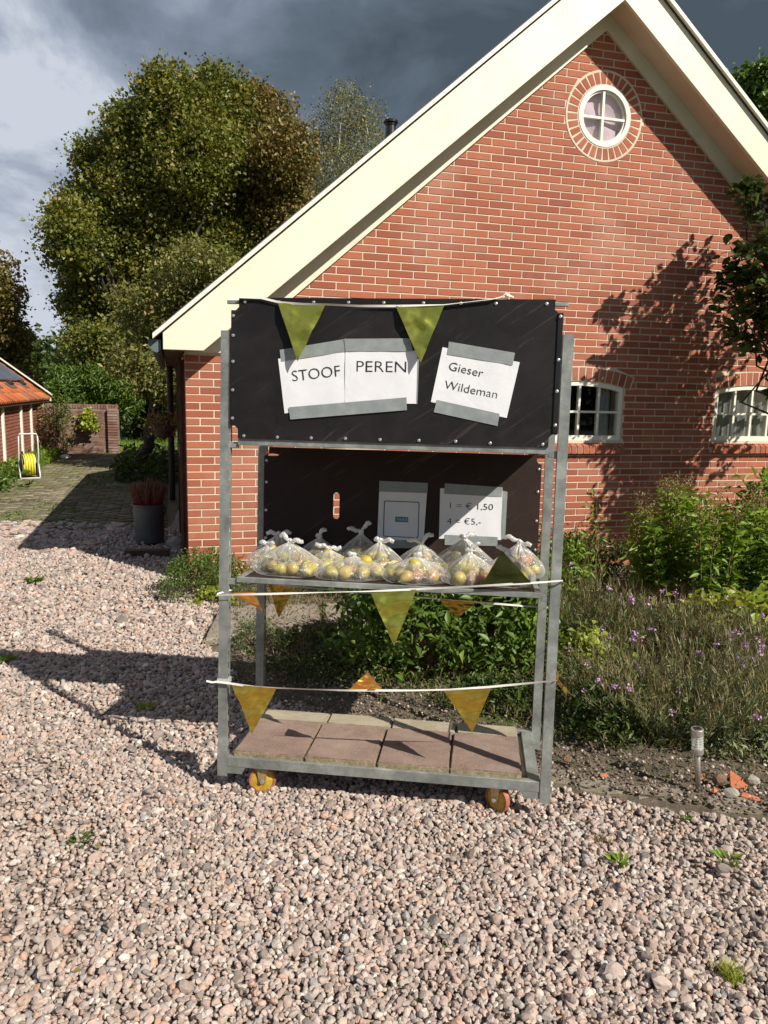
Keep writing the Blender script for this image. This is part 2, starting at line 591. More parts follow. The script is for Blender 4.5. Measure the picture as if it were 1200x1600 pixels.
M['l_magn_o'] = m_leaf_obj('glossy_leaf', [(0.03, 0.055, 0.012), (0.045, 0.08, 0.016), (0.07, 0.11, 0.02), (0.12, 0.17, 0.03)])
M['l_seed'] = m_leaf('seed_head_bits', [(0.20, 0.16, 0.05), (0.28, 0.20, 0.07), (0.26, 0.24, 0.07), (0.34, 0.22, 0.09)], 0.3)

# ------------------------------------------------------------------ object helpers


def tag(o, label=None, cat=None, group=None, kind=None):
    if label:
        o['label'] = label
    if cat:
        o['category'] = cat
    if group:
        o['group'] = group
    if kind:
        o['kind'] = kind
    return o


def thing(name, label, cat, loc=(0, 0, 0), mat=None, rotz=0.0, group=None):
    o = bpy.data.objects.new(name, None)
    o.empty_display_size = 0.1
    COL.objects.link(o)
    if mat is not None:
        o.matrix_world = mat
    else:
        o.location = loc
        o.rotation_euler = (0, 0, rotz)
    return tag(o, label, cat, group)


def link(name, me, mat=None, parent=None, loc=None, rot=None, scale=None, smooth=False):
    if mat is not None and not me.materials:
        me.materials.append(mat)
    if smooth:
        me.shade_smooth()
    o = bpy.data.objects.new(name, me)
    COL.objects.link(o)
    if parent is not None:
        o.parent = parent
    if loc is not None:
        o.location = loc
    if rot is not None:
        o.rotation_euler = rot
    if scale is not None:
        o.scale = scale
    return o


def mesh(name, V, F, rnd=None):
    me = bpy.data.meshes.new(name)
    me.from_pydata([tuple(v) for v in V], [], [tuple(f) for f in F])
    if rnd is not None:
        a = me.attributes.new('rnd', 'FLOAT', 'POINT')
        a.data.foreach_set('value', np.asarray(rnd, dtype=np.float32))
    me.update()
    return me


def big_mesh(name, V, F, rnd=None):
    """V (n,3) array, F (m,k) array, all faces with k corners."""
    V = np.asarray(V, np.float32)
    F = np.asarray(F, np.int32)
    me = bpy.data.meshes.new(name)
    me.vertices.add(len(V))
    me.vertices.foreach_set('co', V.ravel())
    m, k = F.shape
    me.loops.add(m * k)
    me.loops.foreach_set('vertex_index', F.ravel())
    me.polygons.add(m)
    me.polygons.foreach_set('loop_start', np.arange(0, m * k, k, dtype=np.int32))
    me.polygons.foreach_set('loop_total', np.full(m, k, np.int32))
    if rnd is not None:
        a = me.attributes.new('rnd', 'FLOAT', 'POINT')
        a.data.foreach_set('value', np.asarray(rnd, dtype=np.float32))
    me.update(calc_edges=True)
    me.validate()
    return me


class G:
    """collects shapes into one mesh"""

    def __init__(s):
        s.V, s.F, s.R = [], [], []

    def add(s, V, F, r=0.5):
        n = len(s.V)
        s.V += [tuple(v) for v in V]
        s.F += [tuple(i + n for i in f) for f in F]
        s.R += [r] * len(V)
        return s

    def box(s, x0, x1, y0, y1, z0, z1, r=0.5):
        V = [(x0, y0, z0), (x1, y0, z0), (x1, y1, z0), (x0, y1, z0), (x0, y0, z1), (x1, y0, z1), (x1, y1, z1), (x0, y1, z1)]
        return s.add(V, [(0, 3, 2, 1), (4, 5, 6, 7), (0, 1, 5, 4), (1, 2, 6, 5), (2, 3, 7, 6), (3, 0, 4, 7)], r)

    def prism_y(s, P, y0, y1, r=0.5):
        """P: list of (x,z) counter-clockwise seen from -y; solid from y0 (front) to y1"""
        n = len(P)
        V = [(x, y0, z) for x, z in P] + [(x, y1, z) for x, z in P]
        F = [tuple(range(n)), tuple(range(2 * n - 1, n - 1, -1))]
        F += [(i, i + n, (i + 1) % n + n, (i + 1) % n) for i in range(n)]
        return s.add(V, F, r)

    def prism_holes(s, outer, holes, y0, y1, r=0.5):
        loops = [[Vector((x, 0, z)) for x, z in L] for L in [outer] + holes]
        tri = tessellate_polygon(loops)
        flat = [p for L in [outer] + holes for p in L]
        n = len(flat)
        V = [(x, y0, z) for x, z in flat] + [(x, y1, z) for x, z in flat]
        F = []
        for a, b, c in tri:
            A, B, C = flat[a], flat[b], flat[c]
            cr = (B[0] - A[0]) * (C[1] - A[1]) - (B[1] - A[1]) * (C[0] - A[0])
            if cr < 0:
                b, c = c, b
            F.append((a, b, c))
            F.append((a + n, c + n, b + n))
        k = 0
        for L in [outer] + holes:
            m = len(L)
            for i in range(m):
                F.append((k + i, k + i + n, k + (i + 1) % m + n, k + (i + 1) % m))
            k += m
        return s.add(V, F, r)

    def tube(s, pts, rad, seg=8, cap=True, r=0.5):
        pts = [Vector(p) for p in pts]
        if isinstance(rad, (int, float)):
            rad = [rad] * len(pts)
        V, F = [], []
        px = None
        for i, p in enumerate(pts):
            d = (pts[min(i + 1, len(pts) - 1)] - pts[max(i - 1, 0)])
            d = d.normalized() if d.length > 1e-9 else Vector((0, 0, 1))
            if px is None:
                px = d.orthogonal().normalized()
            px = (px - d * px.dot(d)).normalized()
            py = d.cross(px)
            for k in range(seg):
                a = 2 * math.pi * k / seg
                V.append(p + (px * math.cos(a) + py * math.sin(a)) * rad[i])
        for i in range(len(pts) - 1):
            for k in range(seg):
                k2 = (k + 1) % seg
                F.append((i * seg + k, i * seg + k2, (i + 1) * seg + k2, (i + 1) * seg + k))
        if cap:
            F.append(tuple(reversed(range(seg))))
            F.append(tuple(range((len(pts) - 1) * seg, len(pts) * seg)))
        return s.add(V, F, r)

    def lathe(s, prof, seg=20, axis='z', c=(0, 0, 0), r=0.5, cap=True):
        V, F = [], []
        for rr, h in prof:
            for k in range(seg):
                a = 2 * math.pi * k / seg
                x, y = rr * math.cos(a), rr * math.sin(a)
                if axis == 'z':
                    V.append((c[0] + x, c[1] + y, c[2] + h))
                else:
                    V.append((c[0] + x, c[1] + h, c[2] - y))
        for i in range(len(prof) - 1):
            for k in range(seg):
                k2 = (k + 1) % seg
                F.append((i * seg + k, i * seg + k2, (i + 1) * seg + k2, (i + 1) * seg + k))
        if cap:
            F.append(tuple(reversed(range(seg))))
            F.append(tuple(range((len(prof) - 1) * seg, len(prof) * seg)))
        return s.add(V, F, r)

    def build(s, name, mat, parent=None, bevel=0.0, smooth=False, kind=None, label=None, **kw):
        me = mesh(name, s.V, s.F, s.R)
        if bevel > 0:
            bm = bmesh.new()
            bm.from_mesh(me)
            bmesh.ops.bevel(bm, geom=list(bm.edges), offset=bevel, segments=1, affect='EDGES', profile=0.6)
            bm.to_mesh(me)
            bm.free()
        o = link(name, me, mat, parent, smooth=smooth, **kw)
        if kind:
            o['kind'] = kind
        if label:
            o['label'] = label
        return o


# ------------------------------------------------------------------ leaves


def leaves(P, size, aspect=0.5, up=0.3, spread=None, fold=0.18, r=None, jitter=0.3, axis=None):
    """numpy: N folded leaves of two triangles; returns V, F, rnd"""
    P = np.asarray(P, float)
    n = len(P)
    t = rng.normal(size=(n, 3))
    if axis is not None:
        t = t * 0.45 + axis
    t /= np.linalg.norm(t, axis=1)[:, None]
    nn = rng.normal(size=(n, 3))
    nn[:, 2] = np.abs(nn[:, 2]) + up
    nn -= (nn * t).sum(1)[:, None] * t
    nn /= np.linalg.norm(nn, axis=1)[:, None] + 1e-9
    b = np.cross(t, nn)
    L = (size * (1 + jitter * rng.normal(size=n)).clip(0.4, 1.8))[:, None]
    base = P
    tip = P + t * L
    mid = P + t * L * 0.45 + nn * L * fold
    w = L * aspect * 0.5
    l_ = mid + b * w
    r_ = mid - b * w
    c_ = P + t * L * 0.45
    V = np.stack([base, l_, tip, r_, c_], 1).reshape(-1, 3)
    i = np.arange(n)[:, None] * 5
    F = np.concatenate([i + np.array([[0, 1, 4]]), i + np.array([[1, 2, 4]]), i + np.array([[2, 3, 4]]), i + np.array([[3, 0, 4]])], 0)
    rr = rng.random(n) if r is None else np.asarray(r)
    return V, F, np.repeat(rr, 5)


def merge(lst):
    V, F, Rn, k = [], [], [], 0
    for v, f, r in lst:
        V.append(v)
        F.append(f + k)
        Rn.append(r)
        k += len(v)
    return np.concatenate(V), np.concatenate(F), np.concatenate(Rn)


def sprigs(blobs, per_m2, n_leaf, sig, flat=0.6):
    """leaf positions clumped on twigs over the outer shells of crown lobes; returns points, clump random"""
    P, Rr = [], []
    for x, y, z, r in blobs:
        m = max(4, int(per_m2 * 4 * math.pi * r * r))
        d = rng.normal(size=(m, 3))
        d /= np.linalg.norm(d, axis=1)[:, None]
        rad = r * (0.45 + 0.62 * rng.random(m) ** 0.6)
        c = np.array([x, y, z]) + d * rad[:, None]
        k = rng.integers(int(n_leaf * 0.5), int(n_leaf * 1.5), m)
        cc = np.repeat(c, k, 0)
        cr = np.repeat(rng.random(m), k)
        off = rng.normal(size=(len(cc), 3)) * sig
        off[:, 2] *= flat
        P.append(cc + off)
        Rr.append(np.clip(cr * 0.6 + rng.random(len(cc)) * 0.4, 0, 1))
    return np.concatenate(P), np.concatenate(Rr)


def crown(name, blobs, per_m2, n_leaf, sig, size, mat, parent, aspect=0.6, zmin=0.02, loc=(0, 0, 0), flat=0.6, label=None):
    P, r = sprigs(blobs, per_m2, n_leaf, sig, flat)
    k = P[:, 2] > zmin
    P, r = P[k], r[k]
    V, F, R2 = leaves(P, size, aspect, r=r)
    V = V - np.array(loc)
    me = big_mesh(name, V, F, R2)
    o = link(name, me, M[mat], parent)
    o['kind'] = 'stuff'
    if label:
        o['label'] = label
    return o


def limb(g, a, b, r0, r1, wob=0.08, seg=6, n=6):
    a, b = Vector(a), Vector(b)
    L = (b - a).length
    pts, rr = [], []
    for i in range(n + 1):
        f = i / n
        p = a.lerp(b, f)
        if 0 < i < n:
            p += Vector((random.gauss(0, wob * L), random.gauss(0, wob * L), random.gauss(0, wob * L * 0.5)))
        pts.append(p)
        rr.append(r0 + (r1 - r0) * f)
    g.tube(pts, rr, seg, r=random.random())


def tree(name, label, blobs, base, r0, split, mat, per_m2, n_leaf, sig, size, bark='bark', aspect=0.6, extra=None, cat='tree', group=None, zmin=0.05):
    t = thing(name, label, cat, base, group=group)
    b = Vector(base)
    g = G()
    cx = sum(x[0] for x in blobs) / len(blobs)
    cy = sum(x[1] for x in blobs) / len(blobs)
    top = Vector((b.x * 0.6 + cx * 0.4, b.y * 0.6 + cy * 0.4, split))
    limb(g, b, top, r0, r0 * 0.75, 0.03, 10)
    for x, y, z, r in blobs:
        limb(g, top, (x, y, z), r0 * 0.24, r0 * 0.04, 0.04, 5)
    o = g.build('trunk', M[bark], t)
    o.location = (-b.x, -b.y, -b.z)
    crown('crown', blobs, per_m2, n_leaf, sig, size, mat, t, aspect, zmin, loc=base)
    if extra:
        for eb, em, el in extra:
            crown('crown', eb, per_m2, n_leaf, sig, size, em, t, aspect, zmin, loc=base, label=el)
    return t


# ================================================================== GROUND
def sheet(name, poly, z, mat, kind='structure'):
    me = mesh(name, [(x, y, z) for x, y in poly], [tuple(range(len(poly)))])
    o = link(name, me, mat)
    tag(o, kind=kind)
    return o


def m_ground():
    t = NT('far_ground')
    p = t.geo()
    t.col(t.ramp(t.noise(0.8, 6, 0.7, vec=p), [(0.3, (0.04, 0.06, 0.015)), (0.55, (0.07, 0.10, 0.02)), (0.8, (0.10, 0.10, 0.04))])).rough(0.95)
    t.bump(t.noise(25, 4, 0.7, vec=p), 0.6, 0.03)
    return t.m


def m_gravel():
    t = NT('gravel_ground')
    p = t.geo()
    v = t.n('ShaderNodeTexVoronoi')
    v.inputs['Scale'].default_value = 52
    t.l(p, v.inputs['Vector'])
    sp = t.n('ShaderNodeSeparateColor')
    t.l(v.outputs['Color'], sp.inputs[0])
    c = t.ramp(sp.outputs[0], [(0.0, (0.17, 0.13, 0.11)), (0.3, (0.35, 0.25, 0.20)), (0.6, (0.45, 0.34, 0.28)), (0.85, (0.52, 0.46, 0.41)), (1.0, (0.25, 0.22, 0.21))])
    c = t.mix(t.math('MULTIPLY', t.noise(1.2, 5, 0.6, vec=p), 0.4), c, (0.24, 0.19, 0.15))
    gap = t.math('MULTIPLY', t.math('SUBTRACT', v.outputs['Distance'], 0.42, True), 2.4, True)
    c = t.mix(gap, c, (0.10, 0.075, 0.06))
    t.col(c).rough(0.9)
    t.bump(t.math('SUBTRACT', 1.0, v.outputs['Distance']), 0.9, 0.015)
    return t.m


def m_under():
    t = NT('gravel_fines')
    p = t.geo()
    t.col(t.ramp(t.noise(60, 5, 0.7, vec=p), [(0.3, (0.10, 0.08, 0.06)), (0.7, (0.24, 0.19, 0.15))])).rough(0.95)
    t.bump(t.noise(90, 4, 0.7, vec=p), 0.7, 0.01)
    return t.m


def m_soil():
    t = NT('soil')
    p = t.geo()
    c = t.ramp(t.noise(14, 7, 0.75, vec=p), [(0.3, (0.09, 0.068, 0.047)), (0.5, (0.19, 0.15, 0.108)), (0.75, (0.34, 0.28, 0.21))])
    c = t.mix(t.math('MULTIPLY', t.math('SUBTRACT', t.noise(2.2, 5, 0.7, vec=p), 0.5, True), 3, True), c, (0.09, 0.10, 0.035))
    t.col(c).rough(0.95)
    t.bump(t.noise(38, 7, 0.8, vec=p), 1.0, 0.03)
    return t.m


def m_lawn():
    t = NT('lawn_grass')
    p = t.geo()
    t.col(t.ramp(t.noise(5, 6, 0.7, vec=p), [(0.3, (0.07, 0.13, 0.015)), (0.7, (0.15, 0.24, 0.03))])).rough(0.9)
    t.bump(t.noise(60, 4, 0.7, vec=p), 0.7, 0.03)
    return t.m


M['far'] = m_ground()
M['gravel'] = m_gravel()
M['under'] = m_under()
M['soil'] = m_soil()
M['lawn'] = m_lawn()

sheet('ground', [(-700, -700), (700, -700), (700, 900), (-700, 900)], -0.012, M['far'])
sheet('driveway', [(-9, -3.5), (7, -3.5), (7, 2.95), (1.45, 2.99), (0.80, 3.2), (0.0, 3.72), (-0.75, 4.05), (-1.05, 4.6), (-1.22, 4.9), (-1.25, 5.85), (-1.7, 6.4), (-1.75, 9.4), (-3.0, 10.6), (-9, 10.2)], -0.006, M['gravel'])
sheet('garden_path', [(-12, 9.2), (-2.6, 9.2), (-3.3, 12.7), (-4.2, 16), (-5.8, 20.2), (-12, 20.2)], -0.002, simple('path_sand', (0.10, 0.085, 0.05), 0.95, var=0.3, scale=5, bump=0.5))
sheet('lawn', [(-9.5, 20.3), (-3.2, 20.3), (-3.4, 24), (-10.5, 24)], 0.004, M['lawn'])


def soil_bed():
    # gently mounded planting bed between the gravel and the gable wall
    edge = [(7, 2.62), (1.45, 2.80), (0.80, 3.05), (0.0, 3.66), (-0.75, 4.05), (-1.05, 4.6), (-1.22, 4.9), (-1.25, 5.85), (-1.62, 6.30)]
    wall = [(5.5, 8.42), (3.4, 7.83), (2.6, 7.61), (1.8, 7.38), (1.0, 7.16), (0.2, 6.94), (-0.5, 6.75), (-1.1, 6.58), (-1.62, 6.43)]
    n = 44
    V, F = [], []
    rows = []
    m = 60

    def samp(L, f):
        k = f * (len(L) - 1)
        i = min(int(k), len(L) - 2)
        q = k - i
        return np.array(L[i]) * (1 - q) + np.array(L[i + 1]) * q
    for i in range(m + 1):
        a, b = samp(edge, i / m), samp(wall, i / m)
        for j in range(n + 1):
            f = j / n
            p = a * (1 - f) + b * f
            h = 0.012 * min(1, f * 9) + 0.02 * math.sin(p[0] * 4.1 + p[1] * 2.3) * math.sin(p[1] * 5.2 + p[0]) * min(1, f * 9) * min(1, (1 - f) * 8)
            h += random.gauss(0, 0.0055) * (1 if 0 < j < n else 0)
            V.append((p[0], p[1], h - 0.004))
    for i in range(m):
        for j in range(n):
            a = i * (n + 1) + j
            F.append((a, a + n + 1, a + n + 2, a + 1))
    me = mesh('soil_bed', V, [tuple(reversed(f)) for f in F])
    o = link('soil_bed', me, M['soil'], smooth=True)
    tag(o, kind='structure')


soil_bed()


# ------------------------------------------------------------------ gravel stones
def in_poly(P, poly):
    x, y = P[:, 0], P[:, 1]
    c = np.zeros(len(P), bool)
    n = len(poly)
    for i in range(n):
        x0, y0 = poly[i]
        x1, y1 = poly[(i + 1) % n]
        k = ((y0 > y) != (y1 > y)) & (x < (x1 - x0) * (y - y0) / (y1 - y0 + 1e-12) + x0)
        c ^= k
    return c


GRAVEL = [(-5, 1.15), (5, 1.15), (5, 2.72), (2.2, 2.76), (1.45, 2.85), (1.1, 2.93), (0.80, 3.06), (0.0, 3.66), (-0.72, 4.02), (-1.0, 4.6), (-1.2, 4.9), (-1.24, 5.85), (-1.6, 6.30), (-1.72, 6.6), (-1.9, 7.6), (-2.2, 8.8), (-3.2, 8.9), (-4.2, 8.0), (-6, 7.7)]


def rock_mesh(name, sub, cuts, seed):
    r = np.random.default_rng(seed)
    bm = bmesh.new()
    bmesh.ops.create_icosphere(bm, subdivisions=sub, radius=1.0)
    N = r.normal(size=(cuts, 3))
    N /= np.linalg.norm(N, axis=1)[:, None]
    D = 0.52 + 0.33 * r.random(cuts)
    for v in bm.verts:
        d = np.array(v.co)
        d /= np.linalg.norm(d)
        k = N @ d
        s = 1.0
        for kk, dd in zip(k, D):
            if kk > 1e-3:
                s = min(s, dd / kk)
        v.co = Vector(d * s)
    me = bpy.data.meshes.new(name)
    bm.to_mesh(me)
    bm.free()
    return me


def m_pebble():
    t = NT('gravel_stone')
    r = t.n('ShaderNodeObjectInfo').outputs['Random']
    c = t.ramp(r, [(0.0, (0.15, 0.14, 0.13)), (0.16, (0.30, 0.235, 0.205)), (0.3, (0.42, 0.315, 0.265)), (0.48, (0.50, 0.39, 0.335)), (0.64, (0.36, 0.32, 0.295)), (0.78, (0.58, 0.50, 0.44)), (0.88, (0.48, 0.29, 0.20)), (0.95, (0.68, 0.64, 0.58)), (1.0, (0.20, 0.205, 0.21))])
    p = t.geo()
    n = t.noise(190, 4, 0.75, vec=p)
    c = t.mix(t.math('MULTIPLY', t.math('SUBTRACT', n, 0.42, True), 1.8, True), c, (0.26, 0.20, 0.18))
    n2 = t.noise(230, 3, 0.7, vec=p, dist=0.7)
    c = t.mix(t.math('MULTIPLY', t.math('SUBTRACT', n2, 0.58, True), 2.4, True), c, (0.62, 0.55, 0.46))
    big = t.noise(1.1, 4, 0.6, vec=p)
    c = t.mix(t.math('MULTIPLY', t.math('SUBTRACT', big, 0.5, True), 1.4, True), c, (0.25, 0.20, 0.15))
    t.col(c).rough(0.85)
    t.bump(n, 0.4, 0.003)
    return t.m


M['pebble'] = m_pebble()
rock_col = bpy.data.collections.new('gravel_variants')
for i in range(12):
    me = rock_mesh('gravel_stone', 2, 8 + i % 5, 100 + i)
    me.materials.append(M['pebble'])
    o = bpy.data.objects.new('gravel_stone', me)
    rock_col.objects.link(o)


def gravel_points():
    out = []
    for (y0, y1, sp, sc) in ((1.15, 3.4, 0.0138, 0.0096), (3.4, 5.2, 0.0168, 0.0106), (5.2, 8.95, 0.0235, 0.0138)):
        xs = np.arange(-5, 4, sp)
        ys = np.arange(y0, y1, sp)
        X, Y = np.meshgrid(xs, ys)
        P = np.stack([X.ravel(), Y.ravel()], 1)
        P += (rng.random(P.shape) - 0.5) * sp * 1.25
        # what the camera (or one a step to the side) could see
        k = (P[:, 0] > -0.53 * P[:, 1] - 0.55) & (P[:, 0] < 0.53 * P[:, 1] + 0.55)
        P = P[k]
        P = P[in_poly(P, GRAVEL)]
        # thinner along the mossy margin of the bed
        e = P[:, 1] - (2.72 + np.maximum(0, 0.8 - P[:, 0]) * 0.6)
        thin = (P[:, 0] > 0.3) & (e > 0) & (rng.random(len(P)) < np.clip(e * 1.6, 0, 0.6))
        P = P[~thin]
        pf = np.sin(P[:, 0] * 2.1 + 1.3) * np.sin(P[:, 1] * 1.7 + 0.4) + 0.55 * np.sin(P[:, 0] * 5.3 + P[:, 1] * 3.1)
        P = P[~((pf > 0.82) & (rng.random(len(P)) < 0.4))]
        n = len(P)
        bigs = rng.random(n)
        s = sc * np.exp(rng.normal(size=n) * 0.27) * np.where(bigs > 0.985, 1.5, 1)
        S = s[:, None] * np.stack([1 + 0.35 * rng.random(n), 0.8 + 0.35 * rng.random(n), 0.62 + 0.3 * rng.random(n)], 1)
        Z = -0.004 + s * 0.55 + rng.random(n) * 0.007
        R = np.stack([rng.normal(size=n) * 0.45, rng.normal(size=n) * 0.45, rng.random(n) * 6.283], 1)
        out.append((np.column_stack([P, Z]), S, R))
        # a thinner upper layer of stones lying on the others
        m = int(n * 0.16)
        idx = rng.choice(n, m, replace=False)
        P2 = P[idx] + (rng.random((m, 2)) - 0.5) * sp
        out.append((np.column_stack([P2, Z[idx] + s[idx] * 0.7]), S[idx] * 0.95, R[rng.permutation(n)[:m]]))
    return tuple(np.concatenate(c) for c in zip(*out))


def scatter(name, P, S, R, coll, kind='stuff'):
    me = bpy.data.meshes.new(name)
    me.vertices.add(len(P))
    me.vertices.foreach_set('co', P.astype(np.float32).ravel())
    a = me.attributes.new('scl', 'FLOAT_VECTOR', 'POINT')
    a.data.foreach_set('vector', S.astype(np.float32).ravel())
    a = me.attributes.new('rot', 'FLOAT_VECTOR', 'POINT')
    a.data.foreach_set('vector', R.astype(np.float32).ravel())
    a = me.attributes.new('idx', 'INT', 'POINT')
    a.data.foreach_set('value', rng.integers(0, 12, len(P)).astype(np.int32))
    o = bpy.data.objects.new(name, me)
    COL.objects.link(o)
    ng = bpy.data.node_groups.new(name + '_scatter', 'GeometryNodeTree')
    ng.interface.new_socket('Geometry', in_out='INPUT', socket_type='NodeSocketGeometry')
    ng.interface.new_socket('Geometry', in_out='OUTPUT', socket_type='NodeSocketGeometry')
    N = ng.nodes.new
    gi, go = N('NodeGroupInput'), N('NodeGroupOutput')
    ci = N('GeometryNodeCollectionInfo')
    ci.inputs['Collection'].default_value = coll
    ci.inputs['Separate Children'].default_value = True
    ci.inputs['Reset Children'].default_value = True
    ip = N('GeometryNodeInstanceOnPoints')
    ip.inputs['Pick Instance'].default_value = True

    def na(nm, ty):
        x = N('GeometryNodeInputNamedAttribute')
        x.data_type = ty
        x.inputs[0].default_value = nm
        return x.outputs[0]
    ng.links.new(gi.outputs[0], ip.inputs['Points'])
    ng.links.new(ci.outputs[0], ip.inputs['Instance'])
    ng.links.new(na('idx', 'INT'), ip.inputs['Instance Index'])
    er = N('FunctionNodeEulerToRotation')
    ng.links.new(na('rot', 'FLOAT_VECTOR'), er.inputs[0])
    ng.links.new(er.outputs[0], ip.inputs['Rotation'])
    ng.links.new(na('scl', 'FLOAT_VECTOR'), ip.inputs['Scale'])
    ng.links.new(ip.outputs[0], go.inputs[0])
    md = o.modifiers.new('scatter', 'NODES')
    md.node_group = ng
    tag(o, 'pinkish grey crushed stone gravel covering the driveway', None, kind=kind)
    return o


gP, gS, gR = gravel_points()
print('gravel stones', len(gP))
scatter('gravel', gP, gS, gR, rock_col)

# ================================================================== HOUSE
TH = 0.2726
C0 = Vector((-1.6543, 6.3931, 0))
HM = Matrix.Translation(C0) @ Matrix.Rotation(TH, 4, 'Z')
house = thing('brick_house', 'red brick house gable with broad cream bargeboards and small white windows', 'house', mat=HM)
W = 7.35          # gable width
DEP = 6.45        # depth of the house
PB, CC = 0.2285, 0.0644
ZT = 1.7395       # a bed joint level
JT = 0.0128       # joint


def zl(s):
    return 1.655 + 0.874 * s


def zr(s):
    return 4.853 - 0.816 * (s - 3.664)


APS = (4.853 + 0.816 * 3.664 - 1.655) / (0.874 + 0.816)
APZ = zl(APS)
EAVE = 1.955


def arch_top(s, c, hw, z0, rise):
    # segmental arch line through (c-hw,z0),(c,z0+rise),(c+hw,z0)
    Rr = (hw * hw + rise * rise) / (2 * rise)
    q = Rr * Rr - (s - c) ** 2
    return z0 + rise - Rr + math.sqrt(max(q, 0))


WINS = [(3.175, 4.095), (5.14, 6.06)]
WZ0, WZ1, RISE, AH = 1.242, 1.742, 0.062, 0.125
RND_C, RND_R, RNG_R = (3.705, 4.155), 0.262, 0.382
bb = G()       # joined bricks
brick_me = None
near = []


def cut_at(z, holes_only=False):
    """solid-free intervals in the gable at height z"""
    out = []
    for a, b in WINS:
        c, hw = (a + b) / 2, (b - a) / 2
        if WZ0 - 0.135 < z < WZ0:
            out.append((a - 0.03, b + 0.03))
        elif WZ0 <= z < WZ1:
            out.append((a, b))
        elif WZ1 <= z < WZ1 + RISE + AH + 0.012:
            # extrados of the arch of soldier bricks, ends splayed
            Rr = (hw * hw + RISE * RISE) / (2 * RISE) + AH + 0.012
            zc = WZ1 + RISE + AH + 0.012 - Rr
            q = Rr * Rr - (z - zc) ** 2
            if q > 0 and z >= zc:
                w = min(math.sqrt(q), hw + 0.03 + (z - WZ1) * 0.28)
                out.append((c - w, c + w))
    dz = z - RND_C[1]
    if abs(dz) < RNG_R:
        w = math.sqrt(RNG_R ** 2 - dz * dz)
        out.append((RND_C[0] - w, RND_C[0] + w))
    return out


def bricks_gable():
    pieces = []
    nrow0 = int(math.floor((ZT + 0.05) / CC)) + 1
    for j in range(-50, nrow0):
        z1 = ZT - j * CC - JT / 2
        z0 = z1 - CC + JT
        if z1 < 0 or z0 > APZ:
            continue
        L = 0.0 if z1 < EAVE else max(0, (z0 - 1.655) / 0.874)
        Rt = W if z1 < EAVE else min(W, 3.664 + (4.853 - z0) / 0.816)
        off = 0.0 if j % 2 == 0 else 0.5
        # cut intervals at bottom and top of this course
        cb, ct = cut_at(z0 + 1e-4), cut_at(z1 - 1e-4)
        cuts = []
        for k in range(max(len(cb), len(ct))):
            pass
        used = set()
        for a, b in cb:
            best = None
            for i, (c, d) in enumerate(ct):
                if min(b, d) > max(a, c):
                    best = i
            if best is None:
                pass
            else:
                used.add(best)
                c, d = ct[best]
                cuts.append((a, c, b, d))
        for i, (c, d) in enumerate(ct):
            if i not in used:
                pass
        i0 = -1 if off else 0
        for n in range(i0, 34):
            a = (n + off) * PB + (JT / 2 if (n + off) > 0 else 0)
            b = (n + off + 1) * PB - JT / 2
            a = max(a, 0.0)
            b = min(b, W)
            if b - a < 0.02 or b < L - 0.02 or a > Rt + 0.02:
                continue
            segs = [(a, a, b, b)]   # left bottom, left top, right bottom, right top
            for (lb, lt, rb, rt_) in cuts:
                ns = []
                for (p, q, u, v) in segs:
                    if u <= min(lb, lt) or p >= max(rb, rt_):
                        ns.append((p, q, u, v))
                        continue
                    g2 = JT * 0.8
                    if p < min(lb, lt) - 0.025:
                        ns.append((p, q, min(u, lb - g2), min(v, lt - g2)))
                    if u > max(rb, rt_) + 0.025:
                        ns.append((max(p, rb + g2), max(q, rt_ + g2), u, v))
                segs = ns
            for (p, q, u, v) in segs:
                P = [(p, z0), (u, z0), (v, z1), (q, z1)]
                if z1 > EAVE - 0.02:
                    for (m_, c_) in ((0.874, 1.655 + 0.02), (-0.816, 4.853 + 0.816 * 3.664 + 0.02)):
                        P = clip(P, m_, c_)
                if len(P) >= 3:
                    pieces.append(P)
    return pieces


def clip(P, m_, c_):
    """keep the part of polygon P below z = m s + c"""
    out = []
    n = len(P)
    f = [z - (m_ * s + c_) for s, z in P]
    for i in range(n):
        j = (i + 1) % n
        if f[i] <= 0:
            out.append(P[i])
        if (f[i] < 0) != (f[j] < 0) and abs(f[i] - f[j]) > 1e-9:
            t = f[i] / (f[i] - f[j])
            out.append((P[i][0] + t * (P[j][0] - P[i][0]), P[i][1] + t * (P[j][1] - P[i][1])))
    if len(out) < 3:
        return []
    return out


def hidden_or_far(P):
    s = sum(p[0] for p in P) / len(P)
    z = sum(p[1] for p in P) / len(P)
    w = HM @ Vector((s, 0, z))
    x = w.x * 3.0 / w.y
    zz = CAMH + (w.z - CAMH) * 3.0 / w.y
    if -0.60 < x < 0.62 and 0.93 < zz < 2.0:
        return 99.0
    if w.x / w.y > 0.5 or z < 0.12:
        return 98.0
    return (w - Vector((0, 0, CAMH))).length


pcs = bricks_gable()
order = sorted(range(len(pcs)), key=lambda i: hidden_or_far(pcs[i]))
pick = set(i for i in order[:285] if hidden_or_far(pcs[i]) < 50)
cache = {}
for i, P in enumerate(pcs):
    y0 = random.uniform(-0.0004, 0.0008)
    if i in pick:
        cxs, czs = P[0]
        rel = tuple((round(s - cxs, 4), round(z - czs, 4)) for s, z in P)
        if rel not in cache:
            g = G().prism_y(rel, 0.0, 0.02)
            cache[rel] = mesh('brick', g.V, g.F)
            cache[rel].materials.append(M['brick'])
        link('brick', cache[rel], None, house, loc=(cxs, y0, czs))
    else:
        bb.prism_y(P, y0, 0.02, random.random())
bb.build('brick', M['brick_a'], house, kind='stuff', label='remaining red bricks of the gable wall')


def arc_pts(c, r, n, a0=0.0, a1=2 * math.pi, close=False):
    return [(c[0] + r * math.cos(a0 + (a1 - a0) * i / n), c[1] + r * math.sin(a0 + (a1 - a0) * i / n)) for i in range(n if not close else n + 1)]


